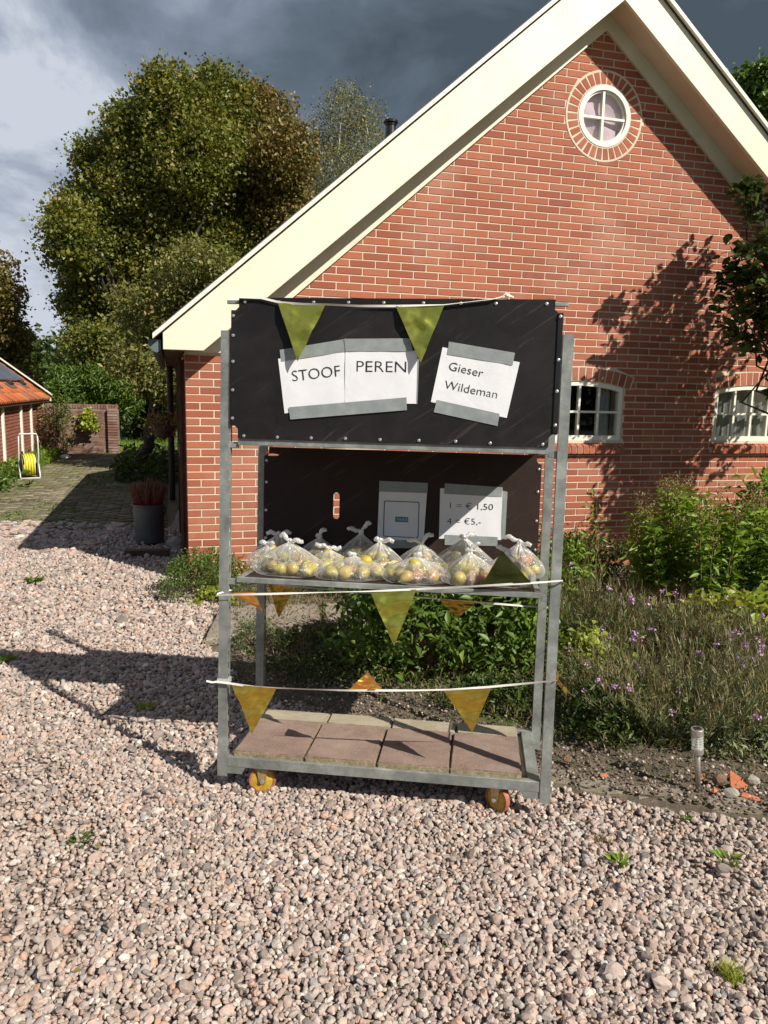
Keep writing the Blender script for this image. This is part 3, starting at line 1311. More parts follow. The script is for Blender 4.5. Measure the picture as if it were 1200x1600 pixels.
def win_outline(a, b, inset=0.0, n=12):
    c, hw = (a + b) / 2, (b - a) / 2 - inset
    P = [(c - hw, WZ0 + inset), (c + hw, WZ0 + inset)]
    for i in range(n + 1):
        s = c + hw - 2 * hw * i / n
        P.append((s, arch_top(s, c, (b - a) / 2, WZ1, RISE) - inset))
    return P


outer = [(0, -0.1), (W, -0.1), (W, EAVE + 0.02), (W, zr(W) if zr(W) > EAVE else EAVE + 0.03), (3.664 + (4.853 - EAVE) / 0.816 if False else APS, APZ + 0.02), ((EAVE - 1.655) / 0.874, EAVE + 0.02), (0, EAVE + 0.02)]
outer = [(0.0, -0.1), (W, -0.1), (W, EAVE), (APS, APZ + 0.03), ((EAVE - 1.655) / 0.874, EAVE + 0.03), (0.0, EAVE + 0.03)]
g = G()
g.prism_holes(outer, [list(reversed(win_outline(a, b))) for a, b in WINS] + [list(reversed(arc_pts(RND_C, RND_R, 32)))], 0.005, 0.22)
g.build('mortar_wall', M['mortar'], house)

# arch, sill and ring bricks: each a piece of its own


def wedge(P, y0=0.0, y1=0.03, name='arch_brick', mat='brick'):
    c = P[0]
    rel = [(s - c[0], z - c[1]) for s, z in P]
    gg = G().prism_y(rel, y0, y1)
    return gg.build(name, M[mat], house, loc=(c[0], 0, c[1]))


for a, b in WINS:
    c, hw = (a + b) / 2, (b - a) / 2
    Rr = (hw * hw + RISE * RISE) / (2 * RISE)
    zc = WZ1 + RISE - Rr
    A0 = math.asin(hw / Rr) + 0.035
    n = 15
    ra_, rb2 = Rr + 0.001, Rr + AH + 0.010
    arcp = [(c + rb2 * math.sin(-A0 - 0.004 + (2 * A0 + 0.008) * i / 20), zc + rb2 * math.cos(-A0 - 0.004 + (2 * A0 + 0.008) * i / 20)) for i in range(20, -1, -1)] + [(c + ra_ * math.sin(-A0 - 0.004 + (2 * A0 + 0.008) * i / 20), zc + ra_ * math.cos(-A0 - 0.004 + (2 * A0 + 0.008) * i / 20)) for i in range(21)]
    G().prism_y(arcp[::-1][::-1], -0.0012, 0.012).build('arch_mortar', M['mortar'], house)
    for i in range(n):
        t0 = -A0 + 2 * A0 * (i + 0.09) / n
        t1 = -A0 + 2 * A0 * (i + 0.91) / n
        r0, r1 = Rr + 0.006, Rr + AH
        wedge([(c + r0 * math.sin(t0), zc + r0 * math.cos(t0)), (c + r0 * math.sin(t1), zc + r0 * math.cos(t1)),
               (c + r1 * math.sin(t1), zc + r1 * math.cos(t1)), (c + r1 * math.sin(t0), zc + r1 * math.cos(t0))], -0.004)
    n = 15
    w = (hw * 2 + 0.05) / n
    for i in range(n):
        s0 = a - 0.025 + i * w
        gg = G()
        y_, zt_, zb_ = -0.05, WZ0 - 0.055, WZ0 - 0.125
        V = [(0.004, y_, zb_), (w - 0.006, y_, zb_), (w - 0.006, 0.02, zb_), (0.004, 0.02, zb_), (0.004, y_, zt_), (w - 0.006, y_, zt_), (w - 0.006, 0.02, WZ0 - 0.02), (0.004, 0.02, WZ0 - 0.02)]
        gg.add(V, [(0, 3, 2, 1), (4, 5, 6, 7), (0, 1, 5, 4), (1, 2, 6, 5), (2, 3, 7, 6), (3, 0, 4, 7)])
        gg.build('sill_brick', M['brick'], house, loc=(s0, 0, random.uniform(-0.001, 0.001)))
    G().box(a - 0.022, b + 0.022, -0.044, 0.02, WZ0 - 0.118, WZ0 - 0.066).build('sill_mortar', M['mortar'], house)
for i in range(32):
    t0, t1 = 2 * math.pi * (i + 0.12) / 32, 2 * math.pi * (i + 0.88) / 32
    r0, r1 = RND_R + 0.012, RNG_R - 0.014
    q = 0.0075 * 0.5
    wedge([(RND_C[0] + r0 * math.cos(t0), RND_C[1] + r0 * math.sin(t0)), (RND_C[0] + r1 * math.cos(t0 + q), RND_C[1] + r1 * math.sin(t0 + q)),
           (RND_C[0] + r1 * math.cos(t1 - q), RND_C[1] + r1 * math.sin(t1 - q)), (RND_C[0] + r0 * math.cos(t1), RND_C[1] + r0 * math.sin(t1))], -0.0045, 0.03, 'ring_brick')
# white-ish mortar collar round the ring
g = G()
g.prism_holes(arc_pts(RND_C, RNG_R + 0.006, 64), [list(reversed(arc_pts(RND_C, RND_R, 64)))], -0.0014, 0.012)
g.build('ring_mortar', M['mortar'], house)

# windows ---------------------------------------------------------------
for wi, (a, b) in enumerate(WINS):
    g = G()
    g.prism_holes(win_outline(a + 0.003, b - 0.003, 0.0), [list(reversed(win_outline(a, b, 0.045)))], 0.012, 0.075)
    wf = g.build('window', M['white'], house)
    c = (a + b) / 2
    ia, ib = a + 0.045, b - 0.045
    pw = (ib - ia) / 4
    zb = 1.512
    for k in (1, 2, 3):
        s = ia + pw * k
        G().box(-0.011, 0.011, 0.02, 0.06, WZ0 + 0.045, arch_top(s, c, (b - a) / 2, WZ1, RISE) - 0.043).build('glazing_bar', M['white'], wf, loc=(s, 0, 0))
    G().box(ia, ib, 0.018, 0.058, zb - 0.010, zb + 0.010).build('glazing_bar', M['white'], wf)
    for k in range(4):
        s0, s1 = ia + pw * k + 0.011, ia + pw * (k + 1) - 0.011
        G().prism_y([(s0, WZ0 + 0.045), (s1, WZ0 + 0.045), (s1, zb - 0.010), (s0, zb - 0.010)], 0.040, 0.044).build('pane', M['glass'], wf)
        P = [(s0, zb + 0.010), (s1, zb + 0.010)] + [(s1 - (s1 - s0) * i / 3, arch_top(s1 - (s1 - s0) * i / 3, c, (b - a) / 2, WZ1, RISE) - 0.045) for i in range(4)]
        G().prism_y(P, 0.040, 0.044).build('pane', M['glass'], wf)
    # first window: a curtain; second: a full-width sheet painting its grey reflections
    if wi == 0:
        spans = [(ib - 0.13, ib - 0.02)]
    else:
        spans = [(ia - 0.02, ib + 0.02)]
    for s0, s1 in spans:
        V, F = [], []
        n = max(6, int((s1 - s0) / 0.016))
        for i in range(n + 1):
            s = s0 + (s1 - s0) * i / n
            y = 0.13 + 0.018 * math.sin(i * 1.1) + 0.008 * math.sin(i * 2.7)
            V += [(s, y, WZ0 - 0.02), (s + 0.01 * math.sin(i), y, WZ1 + RISE + 0.02)]
        for i in range(n):
            F.append((2 * i, 2 * i + 2, 2 * i + 3, 2 * i + 1))
        g = G()
        g.add(V, F)
        g.build('curtain', M['curtain'], wf, smooth=True)
    G().box(a - 0.1, b + 0.1, 0.55, 0.6, WZ0 - 0.3, WZ1 + 0.3).build('room_shade_panel', M['dark'], wf)  # near-black panel painting the darkness of the unlit room

g = G()
g.prism_holes(arc_pts(RND_C, RND_R - 0.003, 48), [list(reversed(arc_pts(RND_C, RND_R - 0.04, 48)))], -0.006, 0.07)
rw = g.build('round_window', M['white'], house, label='round white window high in the gable with a pink curtain')
ri = RND_R - 0.04
g = G()
g.prism_holes(arc_pts(RND_C, ri + 0.004, 40), [list(reversed(arc_pts(RND_C, ri - 0.016, 40)))], 0.012, 0.05)
g.build('casement', M['white'], rw)
G().box(-0.011, 0.011, 0.006, 0.05, -ri + 0.01, ri - 0.01).build('glazing_bar', M['white'], rw, loc=(RND_C[0] - 0.012, 0, RND_C[1]))
G().box(-ri + 0.01, ri - 0.01, 0.008, 0.048, -0.010, 0.010).build('glazing_bar', M['white'], rw, loc=(RND_C[0], 0, RND_C[1] - 0.012))
for k in range(4):
    a0 = k * math.pi / 2
    P = [RND_C] + arc_pts(RND_C, ri - 0.012, 8, a0, a0 + math.pi / 2, True)
    G().prism_y(P, 0.030, 0.034).build('pane', M['glass'], rw)
V, F = [], []
n = 26
for i in range(n + 1):
    for j in range(n + 1):
        x, z = -0.27 + 0.54 * i / n, -0.27 + 0.54 * j / n
        y = 0.064 + 0.008 * math.sin(x * 20 + 3 * math.sin(z * 9)) + 0.008 * math.sin(z * 17 + x * 12) + random.gauss(0, 0.001)
        V.append((RND_C[0] + x, y, RND_C[1] + z))
for i in range(n):
    for j in range(n):
        q = i * (n + 1) + j
        F.append((q, q + n + 1, q + n + 2, q + 1))
G().add(V, F).build('curtain', M['pink'], rw, smooth=True)

# bargeboards, rake boards, soffits, verge trim, roof ---------------------------
VB = -0.30
BLx = lambda s: 1.834 + 0.860 * s           # lower edge left
BRx = lambda s: 4.53 + 0.031 - 0.03 - 0.80 * (s - 4.22)   # lower edge right
aps = (BRx(0) - 1.834) / (0.860 + 0.80)
apz = BLx(aps)
ULx = lambda s: 2.231 + 0.870 * s
URx = lambda s: 8.315 - 0.815 * s
aus = (8.315 - 2.231) / (0.870 + 0.815)
auz = ULx(aus)
LEFT = [(-0.170, 1.952), (0.135, 1.952), (aps, apz), (aus, auz), (-0.170, ULx(-0.170))]
RE = 7.52
RIGHT = [(aps, apz), (RE - 0.31, BRx(RE - 0.31)), (RE, BRx(RE - 0.31)), (RE, URx(RE)), (aus, auz)]
G().prism_y(LEFT, VB, VB + 0.038).build('bargeboard', M['cream'], house, bevel=0.003)
G().prism_y(RIGHT, VB - 0.001, VB + 0.037).build('bargeboard', M['cream'], house, bevel=0.003)
# verge trim: a thin lath under the roof edge, standing proud of the bargeboard
for fn, s0, s1 in ((ULx, -0.245, aus), (URx, aus, RE + 0.08)):
    G().prism_y([(s0, fn(s0) + 0.012), (s1, fn(s1) + 0.012), (s1, fn(s1) + 0.050), (s0, fn(s0) + 0.050)], VB - 0.045, VB + 0.03).build('verge_trim', M['white'], house)
    G().prism_y([(s0, fn(s0) + 0.0), (s1, fn(s1) + 0.0), (s1, fn(s1) + 0.012), (s0, fn(s0) + 0.012)], VB - 0.012, VB + 0.03).build('gap_shade_strip', M['dark_wood'], house)  # solid dark strip painting the shade of the gap below the trim
    # roof slope
    G().prism_y([(s0, fn(s0) + 0.052), (s1, fn(s1) + 0.052), (s1, fn(s1) + 0.060), (s0, fn(s0) + 0.060)], VB - 0.03, DEP + 0.3).build('roof', M['dark_tile'], house)
# rake boards on the wall
G().prism_y([((EAVE - 1.655) / 0.874, EAVE - 0.002), (APS, APZ), (APS, APZ + 0.24), (0.02, BLx(0.02) + 0.10)], -0.028, 0.03).build('rake_board', M['band'], house)
G().prism_y([(APS, APZ), (W, zr(W)), (W, zr(W) + 0.24), (APS, APZ + 0.24)], -0.029, 0.03).build('rake_board', M['band'], house)
# soffit under the overhang
for fn, s0, s1 in ((BLx, 0.10, aps), (BRx, aps, RE - 0.28)):
    V = [(s0, VB + 0.038, fn(s0) + 0.025), (s1, VB + 0.038, fn(s1) + 0.025), (s1, -0.029, fn(s1) + 0.025), (s0, -0.029, fn(s0) + 0.025)]
    V += [(x, y, z + 0.03) for x, y, z in V]
    G().add(V, [(0, 3, 2, 1), (4, 5, 6, 7), (0, 1, 5, 4), (1, 2, 6, 5), (2, 3, 7, 6), (3, 0, 4, 7)]).build('soffit', M['soffit'], house)
# left eave: boarded soffit, gutter, fascia
npl = 34
for i in range(npl):
    y0 = -0.258 + i * (DEP + 0.25) / npl
    G().box(-0.165, 0.0, 0.006, (DEP + 0.25) / npl - 0.014, 1.958, 1.970).build('soffit_plank', M['dark_wood'], house, loc=(0, y0, random.uniform(-0.001, 0.001)))
G().box(-0.170, 0.0, -0.26, DEP, 1.972, 1.99).build('eave_board', M['dark'], house)
prof = [(-0.185, 2.03), (-0.185, 1.955), (-0.215, 1.93), (-0.250, 1.940), (-0.275, 1.985), (-0.285, 2.03), (-0.277, 2.03), (-0.266, 1.99), (-0.246, 1.949), (-0.218, 1.942), (-0.197, 1.96), (-0.197, 2.03)]
G().prism_y(list(reversed(prof)) if False else prof, -0.24, DEP).build('gutter', M['dark_green'], house)
G().prism_y([(-0.185, 2.03), (-0.185, 1.955), (-0.215, 1.93), (-0.250, 1.940), (-0.275, 1.985), (-0.285, 2.03)], -0.245, -0.238).build('gutter_end', simple('gutter_end_zinc', (0.10, 0.15, 0.15), 0.5, 0.2), house)
gp = G()
gp.tube([(-0.12, 5.0, 1.955), (-0.12, 5.0, 0.02)], 0.045, 10)
gp.build('downpipe', M['black_metal'], house)
# side and rear walls, right gable end of the eave
G().box(0.006, 0.10, 0.221, DEP, -0.1, 1.957).build('side_wall', M['shed_brick'], house)
G().box(0.101, W - 0.101, DEP - 0.1, DEP - 0.002, -0.1, 1.957).build('rear_wall', M['shed_brick'], house)
G().prism_y([(0.1, 1.958), (W - 0.1, 1.958), (W - 0.1, 2.0), (APS, APZ), (0.1, 2.0)], DEP - 0.1, DEP - 0.003).build('rear_gable', M['shed_brick'], house)
G().box(W - 0.1, W - 0.006, 0.221, DEP, -0.1, 1.957).build('side_wall', M['shed_brick'], house)
# bricks of the near end of the side wall
cs = {}
for j in range(-4, 28):
    z1 = ZT - j * CC - JT / 2
    z0 = z1 - CC + JT
    if z1 < 0 or z1 > 1.956:
        continue
    for (y0, y1) in (((0.002, 0.098), (0.11, 0.31)) if j % 2 == 0 else ((0.002, 0.21), (0.222, 0.42))):
        if y0 not in cs:
            G_ = G().box(-0.001, 0.02, 0, y1 - y0, 0, z1 - z0)
            cs[y0] = mesh('brick', G_.V, G_.F)
            cs[y0].materials.append(M['brick'])
        link('brick', cs[y0], None, house, loc=(0, y0, z0))
G().box(0.004, 0.1, 0.02, 0.221, -0.1, 1.957).build('corner_mortar', M['mortar'], house)
# dark timber door and shutter on the side wall
sd_ = G().box(-0.03, 0.0, 0.43, 2.30, 0.03, 1.90).build('side_door', M['brown_wood'], house)
G().box(-0.055, -0.03, 0.40, 0.46, 0.0, 1.93).build('door_post', M['dark_wood'], sd_)
G().box(-0.055, -0.03, 2.28, 2.34, 0.0, 1.93).build('door_post', M['dark_wood'], sd_)
G().box(-0.05, -0.031, 0.47, 2.27, 1.0, 1.08).build('ledge', M['dark_wood'], sd_)
# flue
ch = G()
ch.lathe([(0.075, 0.0), (0.07, 0.28), (0.058, 0.48), (0.068, 0.485), (0.068, 0.50), (0.05, 0.505)], 16)
chim = ch.build('chimney', M['black_metal'], house, loc=tuple(HM.inverted() @ Vector((-0.015, 9.5, 4.235))))
G().lathe([(0.075, 0.505), (0.085, 0.51), (0.085, 0.535), (0.04, 0.55)], 16).build('chimney_cap', M['black_metal'], chim)

# ================================================================== TROLLEY
tt_, tl_, td_ = -0.1241, -0.0006, -0.0568
tu = Vector((math.cos(tt_), math.sin(tt_), tl_)).normalized()
tv = Vector((-math.sin(tt_), math.cos(tt_), td_))
tv = (tv - tu * tv.dot(tu)).normalized()
tw = tu.cross(tv)
TO = Vector((-0.666, 2.966, 0.081))
TM = Matrix(((tu.x, tv.x, tw.x, TO.x), (tu.y, tv.y, tw.y, TO.y), (tu.z, tv.z, tw.z, TO.z), (0, 0, 0, 1)))
trolley = thing('plant_trolley', 'galvanised steel plant trolley on wheels serving as a roadside fruit stall', 'trolley', mat=TM)
WD, DP, HT = 1.35, 0.565, 1.81


def post(a, b, flip):
    # channel post: plain front face, outer flange, slotted inner flange
    # mesh drawn with the inner flange on +x; flip mirrors it
    g = G()
    s = -1 if flip else 1
    x = lambda v: v if not flip else 0.038 - v

    def bx(x0, x1, y0, y1, z0, z1):
        a_, b_ = sorted((x(x0), x(x1)))
        g.box(a_, b_, y0, y1, z0, z1)
    bx(0, 0.038, 0.0, 0.0025, 0.0, HT)
    bx(0, 0.0025, 0.0026, 0.036, 0.0, HT)
    bx(0.0355, 0.038, 0.0026, 0.0115, 0.0, HT)
    bx(0.0355, 0.038, 0.0255, 0.036, 0.0, HT)
    z = 0.10
    bx(0.0355, 0.038, 0.0116, 0.0254, 0.0, 0.10)
    while z < HT - 0.05:
        bx(0.0355, 0.038, 0.0116, 0.0254, z + 0.030, min(z + 0.050, HT))
        z += 0.050
    bx(0.0355, 0.038, 0.0116, 0.0254, z, HT)
    # joint sleeve of the removable post
    bx(-0.0012, 0.0392, -0.0012, 0.0, 0.0, 0.135)
    return g


for a, b, fl in ((0, 0, False), (WD - 0.038, 0, True), (0, DP - 0.036, False), (WD - 0.038, DP - 0.036, True)):
    post(a, b, fl).build('post', M['galv'], trolley, loc=(a, b, 0))


def bar(name, x0, x1, y0, y1, z0, z1, mat='galv', bev=0.0015, parent=None):
    return G().box(x0, x1, y0, y1, z0, z1).build(name, M[mat], parent or trolley, bevel=bev)


# base frame
bar('base_rail', 0.0385, 1.3115, 0.002, 0.032, 0.041, 0.083)
bar('base_rail', 0.0385, 1.3115, DP - 0.034, DP - 0.004, 0.041, 0.083)
bar('base_rail', 0.040, 0.075, 0.034, DP - 0.036, 0.045, 0.080)
bar('base_rail', 1.262, 1.310, 0.034, DP - 0.036, 0.045, 0.0815)
bar('base_plate', 0.0755, 1.2615, 0.034, DP - 0.036, 0.050, 0.0600)
for x0, sgn in ((0.0385, 1), (1.3115, -1)):
    for y0 in (0.004, DP - 0.03):
        P = [(x0, 0.012), (x0 + sgn * 0.062, 0.012), (x0 + sgn * 0.078, 0.0408), (x0, 0.0408)]
        if sgn < 0:
            P = P[::-1]
        G().prism_y(P, y0, y0 + 0.024).build('corner_plate', M['galv'], trolley)


def caster(a, b, yaw):
    # fork top just under the base rail, wheel on the gravel
    e = G()
    e.box(-0.030, 0.030, -0.026, 0.026, 0.030, 0.036)
    for y in (-0.021, 0.018):
        e.prism_y([(-0.012, -0.032), (0.012, -0.032), (0.022, 0.030), (-0.022, 0.030)], y, y + 0.003)
    f = e.build('caster', M['fork'], trolley, loc=(a, b, 0), rot=(0, 0, yaw))
    w = G().lathe([(0.046, -0.010), (0.046, 0.010)], 28, 'y', (0, 0, -0.020))
    w.lathe([(0.020, -0.0145), (0.040, -0.011)], 24, 'y', (0, 0, -0.020))
    w.build('wheel', M['yellow'], f)
    t = G().lathe([(0.0465, -0.013), (0.054, -0.012), (0.057, -0.006), (0.057, 0.006), (0.054, 0.012), (0.0465, 0.013), (0.0465, -0.013)], 32, 'y', (0, 0, -0.020), cap=False)
    t.build('tyre', M['tyre'], f, smooth=False)
    G().lathe([(0.009, -0.028), (0.009, 0.026)], 6, 'y', (0, 0, -0.022)).build('axle', M['screw'], f)


caster(0.178, 0.045, R_(12))
caster(1.150, 0.050, R_(-42))
caster(0.180, 0.470, R_(20))
caster(1.150, 0.470, R_(-30))


def shelf(name, z, zt, y0=0.0, y1=0.53, bmat='board_brown'):
    s = bpy.data.objects.new(name, None)
    COL.objects.link(s)
    s.parent = trolley
    bar('shelf_rail', 0.073, 1.278, y0, y0 + 0.018, z, zt, parent=s)
    bar('shelf_rail', 0.073, 1.278, y1 - 0.018, y1, z, zt, parent=s)
    bar('shelf_rail', 0.073, 0.095, y0 + 0.0185, y1 - 0.0185, z, zt, parent=s)
    bar('shelf_rail', 1.256, 1.278, y0 + 0.0185, y1 - 0.0185, z, zt, parent=s)
    bar('shelf_board', 0.0955, 1.2555, y0 + 0.0185, y1 - 0.0185, z + 0.009, zt - 0.003, bmat, 0, parent=s)
    for y in (y0 + 0.008, y1 - 0.022):
        for x0, x1 in ((0.032, 0.0725), (1.2785, 1.318)):
            bar('shelf_hook', x0, x1, y, y + 0.012, z - 0.012, z + 0.012, parent=s)
    return s


mid = shelf('middle_shelf', 0.815, 0.836)
top = shelf('top_shelf', 1.366, 1.392)


def board_outline(x0, x1, z0, z1, nx=0.028, nz=0.05, r=0.012):
    """shelf board with its four corners notched"""
    P = []
    for cx, cz, sx, sz in ((x0, z0, 1, 1), (x1, z0, -1, 1), (x1, z1, -1, -1), (x0, z1, 1, -1)):
        c = [(cx, cz + sz * nz), (cx + sx * (nx - r), cz + sz * nz), (cx + sx * nx, cz + sz * (nz - r)), (cx + sx * nx, cz)]
        if sx * sz < 0:
            c = c[::-1]
        P += c
    return P


# upright sign board: a loose trolley shelf standing on edge
sb = G()
sb.prism_y(board_outline(0.044, 1.3075, 1.3925, 1.9345, 0.031, 0.048), -0.008, 0.004)
sign = sb.build('sign_board', M['board'], trolley, label='black plywood panel standing upright on top and carrying the name signs')
bar('board_rim', 0.076, 1.276, 0.0045, 0.030, 1.912, 1.9345, 'black_metal', parent=sign)
bar('board_rim', 1.289, 1.3075, -0.0135, 0.030, 1.4445, 1.885, 'black_metal', parent=sign)  # this rim lies in shade, which is put into its black colour
bar('board_rim', 0.044, 0.060, 0.0045, 0.030, 1.4445, 1.885, 'galv', parent=sign)
for x0, x1 in ((0.022, 0.0755), (1.2755, 1.326)):
    bar('rim_hook', x0, x1, 0.006, 0.020, 1.913, 1.927, parent=sign)
scr = G().lathe([(0.0068, 0.0), (0.0060, -0.003), (0.003, -0.0042)], 10, 'y')
scr_me = mesh('screw', scr.V, scr.F)
scr_me.materials.append(M['screw'])
for x in (0.10, 0.235, 0.37, 0.505, 0.64, 0.79, 0.93, 1.06, 1.245):
    if x > 0.2 and x < 1.2:
        link('screw', scr_me, None, sign, loc=(x, -0.0081, 1.4025 + random.uniform(-.002, .002)))
    link('screw', scr_me, None, sign, loc=(x, -0.0081, 1.918))
for z in (1.47, 1.58, 1.69, 1.79, 1.865):
    link('screw', scr_me, None, sign, loc=(0.053, -0.0081, z))
for z in (1.475, 1.60, 1.715, 1.872):
    link('screw', scr_me, None, sign, loc=(1.297, -0.0136, z))
for x in (0.10, 1.255):
    link('screw', scr_me, None, sign, loc=(x, -0.0081, 1.4025))

# rear upright board with its hand hole
b0 = 0.505
rb = G()
slot = [(0.378 + 0.015 * math.cos(t), 1.138 + 0.015 * math.sin(t)) for t in np.linspace(0, math.pi, 9)] + [(0.378 + 0.015 * math.cos(t), 1.045 + 0.015 * math.sin(t)) for t in np.linspace(math.pi, 2 * math.pi, 9)]
h1 = [(0.075 + 0.030 * math.cos(t), 1.316 + 0.006 * math.sin(t)) for t in np.linspace(0, 2 * math.pi, 12, endpoint=False)]
rb.prism_holes(board_outline(0.036, 1.296, 0.837, 1.352, 0.022, 0.040), [list(reversed(slot)), list(reversed(h1))], b0, b0 + 0.013)
rear = rb.build('rear_board', M['board_brown'], trolley, label='brown plywood panel standing at the back of the middle shelf')
bar('board_rim', 0.060, 1.274, b0 + 0.0135, b0 + 0.022, 0.838, 0.862, parent=rear)
for z in (0.93, 1.06, 1.19, 1.29):
    link('screw', scr_me, None, rear, loc=(0.048, b0 - 0.0001, z))
    link('screw', scr_me, None, rear, loc=(1.284, b0 - 0.0001, z))

# paving slabs loaded on the base ------------------------------------------


def slab(name, x0, x1, y0, y1, z0, z1, mat, label, group):
    g = G().box(-(x1 - x0) / 2, (x1 - x0) / 2, -(y1 - y0) / 2, (y1 - y0) / 2, 0, z1 - z0)
    me = mesh(name, g.V, g.F)
    bm = bmesh.new()
    bm.from_mesh(me)
    bmesh.ops.bevel(bm, geom=list(bm.edges), offset=0.006, segments=2, affect='EDGES')
    bmesh.ops.subdivide_edges(bm, edges=[e for e in bm.edges if e.calc_length() > 0.05], cuts=7, use_grid_fill=True)
    for v in bm.verts:
        v.co += Vector((random.gauss(0, .0007), random.gauss(0, .0007), random.gauss(0, .0005)))
    bm.to_mesh(me)
    bm.free()
    o = link(name, me, M[mat])
    o.matrix_world = TM @ Matrix.Translation(((x0 + x1) / 2, (y0 + y1) / 2, z0)) @ Matrix.Rotation(random.uniform(-.008, .008), 4, 'Z')
    tag(o, label, 'paving slab', group)
    return o


xs = [0.058, 0.358, 0.656, 0.952, 1.243]
nm = ['leftmost', 'second from the left', 'third from the left', 'rightmost']
for i in range(4):
    slab('paving_slab', xs[i] + 0.003, xs[i + 1] - 0.003, 0.014, 0.394, 0.0615, 0.106, 'slab_red', f'mossy reddish concrete slab, {nm[i]} in the front row on the trolley base', 'red slabs on the trolley base')
    o = 0.014
    slab('paving_slab', xs[i] + 0.003 + o * (i > 0), xs[i + 1] - 0.003 + o * (i < 3), 0.401, 0.53, 0.0615, 0.100 + 0.002 * (i % 2), 'slab_beige', f'pale beige slab edge, {nm[i]} in the back row on the trolley base', 'beige slabs on the trolley base')


# papers ---------------------------------------------------------------------
def lin(p, q, t):
    return (p[0] * (1 - t) + q[0] * t, p[1] * (1 - t) + q[1] * t)


def quad_sheet(C4, y, thick, nx=14, nz=8, curl=0.0012, seed=0):
    """C4: TL,TR,BR,BL corners (x,z)"""
    r = random.Random(seed)
    ph = [r.uniform(0, 6) for _ in range(4)]
    V, F = [], []
    for j in range(nz + 1):
        for i in range(nx + 1):
            u, v = i / nx, j / nz
            t_ = lin(C4[0], C4[1], u)
            b_ = lin(C4[3], C4[2], u)
            x, z = lin(t_, b_, v)
            w = curl * (math.sin(u * 5 + ph[0]) * math.sin(v * 4 + ph[1]) + 0.5 * math.sin(u * 11 + ph[2] + v * 3))
            V.append((x, y - abs(w) - 0.0001, z))
    n = len(V)
    V += [(x, yy + thick, z) for x, yy, z in V]
    for j in range(nz):
        for i in range(nx):
            a = j * (nx + 1) + i
            F.append((a, a + nx + 1, a + nx + 2, a + 1))
            F.append((a + n, a + n + 1, a + nx + 2 + n, a + nx + 1 + n))
    return V, F


def paper(name, label, C4, y, seed):
    V, F = quad_sheet(C4, y, 0.0001, seed=seed)
    g = G()
    c = (C4[0][0], y, C4[0][1])
    g.add([(a - c[0], b - c[1], d - c[2]) for a, b, d in V], F)
    o = g.build(name, M['paper'], None, smooth=True)
    o.matrix_world = TM @ Matrix.Translation(c)
    tag(o, label, 'paper sign')
    return o, c


def tape(par, c, C4, y, seed, mat='tape'):
    V, F = quad_sheet(C4, y, 0.0001, 12, 2, 0.0007, seed)
    g = G()
    g.add([(a - c[0], b - c[1], d - c[2]) for a, b, d in V], F)
    return g.build('tape_or_shadow_strip', M[mat], par, smooth=True)


def text(par, c, body, x, z, size, ang, y, mat='ink', wide=None, align='LEFT', name='lettering'):
    cu = bpy.data.curves.new('lettering', 'FONT')
    cu.body = body
    cu.size = size
    cu.extrude = 0.0001
    cu.offset = -size * 0.010
    cu.align_x = align
    cu.resolution_u = 3
    tmp = bpy.data.objects.new('lettering', cu)
    COL.objects.link(tmp)
    bpy.context.view_layer.update()
    dg = bpy.context.evaluated_depsgraph_get()
    me = bpy.data.meshes.new_from_object(tmp.evaluated_get(dg))
    bpy.data.objects.remove(tmp)
    xsx = [v.co.x for v in me.vertices]
    w = max(xsx) - min(xsx)
    k = (wide / w) if wide else 1.0
    for v in me.vertices:
        v.co.x *= k
    me.materials.clear()
    me.materials.append(M[mat])
    o = link(name, me, None, par)
    o.matrix_local = Matrix.Translation((x - c[0], y - c[1], z - c[2])) @ Matrix.Rotation(-ang, 4, 'Y') @ Matrix.Rotation(math.pi / 2, 4, 'X')
    return o


YP = -0.0085
p1, c1 = paper('paper_sign', 'white paper reading STOOF taped to the black panel', [(0.234, 1.703), (0.505, 1.738), (0.520, 1.530), (0.263, 1.494)], YP, 1)
tape(p1, c1, [(0.240, 1.737), (0.492, 1.781), (0.499, 1.734), (0.246, 1.692)], YP - 0.002, 2)
text(p1, c1, 'STOOF', 0.290, 1.617, 0.060, math.atan2(0.025, 0.193), YP - 0.0019, wide=0.190)
p2, c2 = paper('paper_sign', 'white paper reading PEREN taped beside the STOOF sheet', [(0.4975, 1.738), (0.774, 1.742), (0.775, 1.543), (0.500, 1.538)], YP - 0.002, 3)
tape(p2, c2, [(0.492, 1.782), (0.745, 1.787), (0.757, 1.739), (0.499, 1.735)], YP - 0.0042, 4)
tape(p2, c2, [(0.280, 1.518), (0.738, 1.566), (0.741, 1.518), (0.287, 1.471)], YP - 0.0046, 5)
tape(p2, c2, [(0.762, 1.71), (0.781, 1.71), (0.780, 1.542), (0.765, 1.542)], YP - 0.0003, 15)  # grey strip painting the shadow beside the sheet, not tape
text(p2, c2, 'PEREN', 0.537, 1.659, 0.060, 0.004, YP - 0.0039, wide=0.191)
p3, c3 = paper('paper_sign', 'white paper reading Gieser Wildeman tilted at the right of the black panel', [(0.868, 1.756), (1.157, 1.705), (1.118, 1.498), (0.831, 1.551)], YP, 6)
tape(p3, c3, [(0.891, 1.777), (1.138, 1.739), (1.131, 1.693), (0.887, 1.730)], YP - 0.002, 7)
tape(p3, c3, [(0.854, 1.559), (1.091, 1.513), (1.085, 1.467), (0.843, 1.513)], YP - 0.002, 8)
text(p3, c3, 'Gieser', 0.890, 1.673, 0.045, -math.atan2(0.030, 0.150), YP - 0.0019, wide=0.131)
text(p3, c3, 'Wildeman', 0.878, 1.603, 0.045, -math.atan2(0.034, 0.199), YP - 0.0019, wide=0.201)
YR = b0 - 0.0008
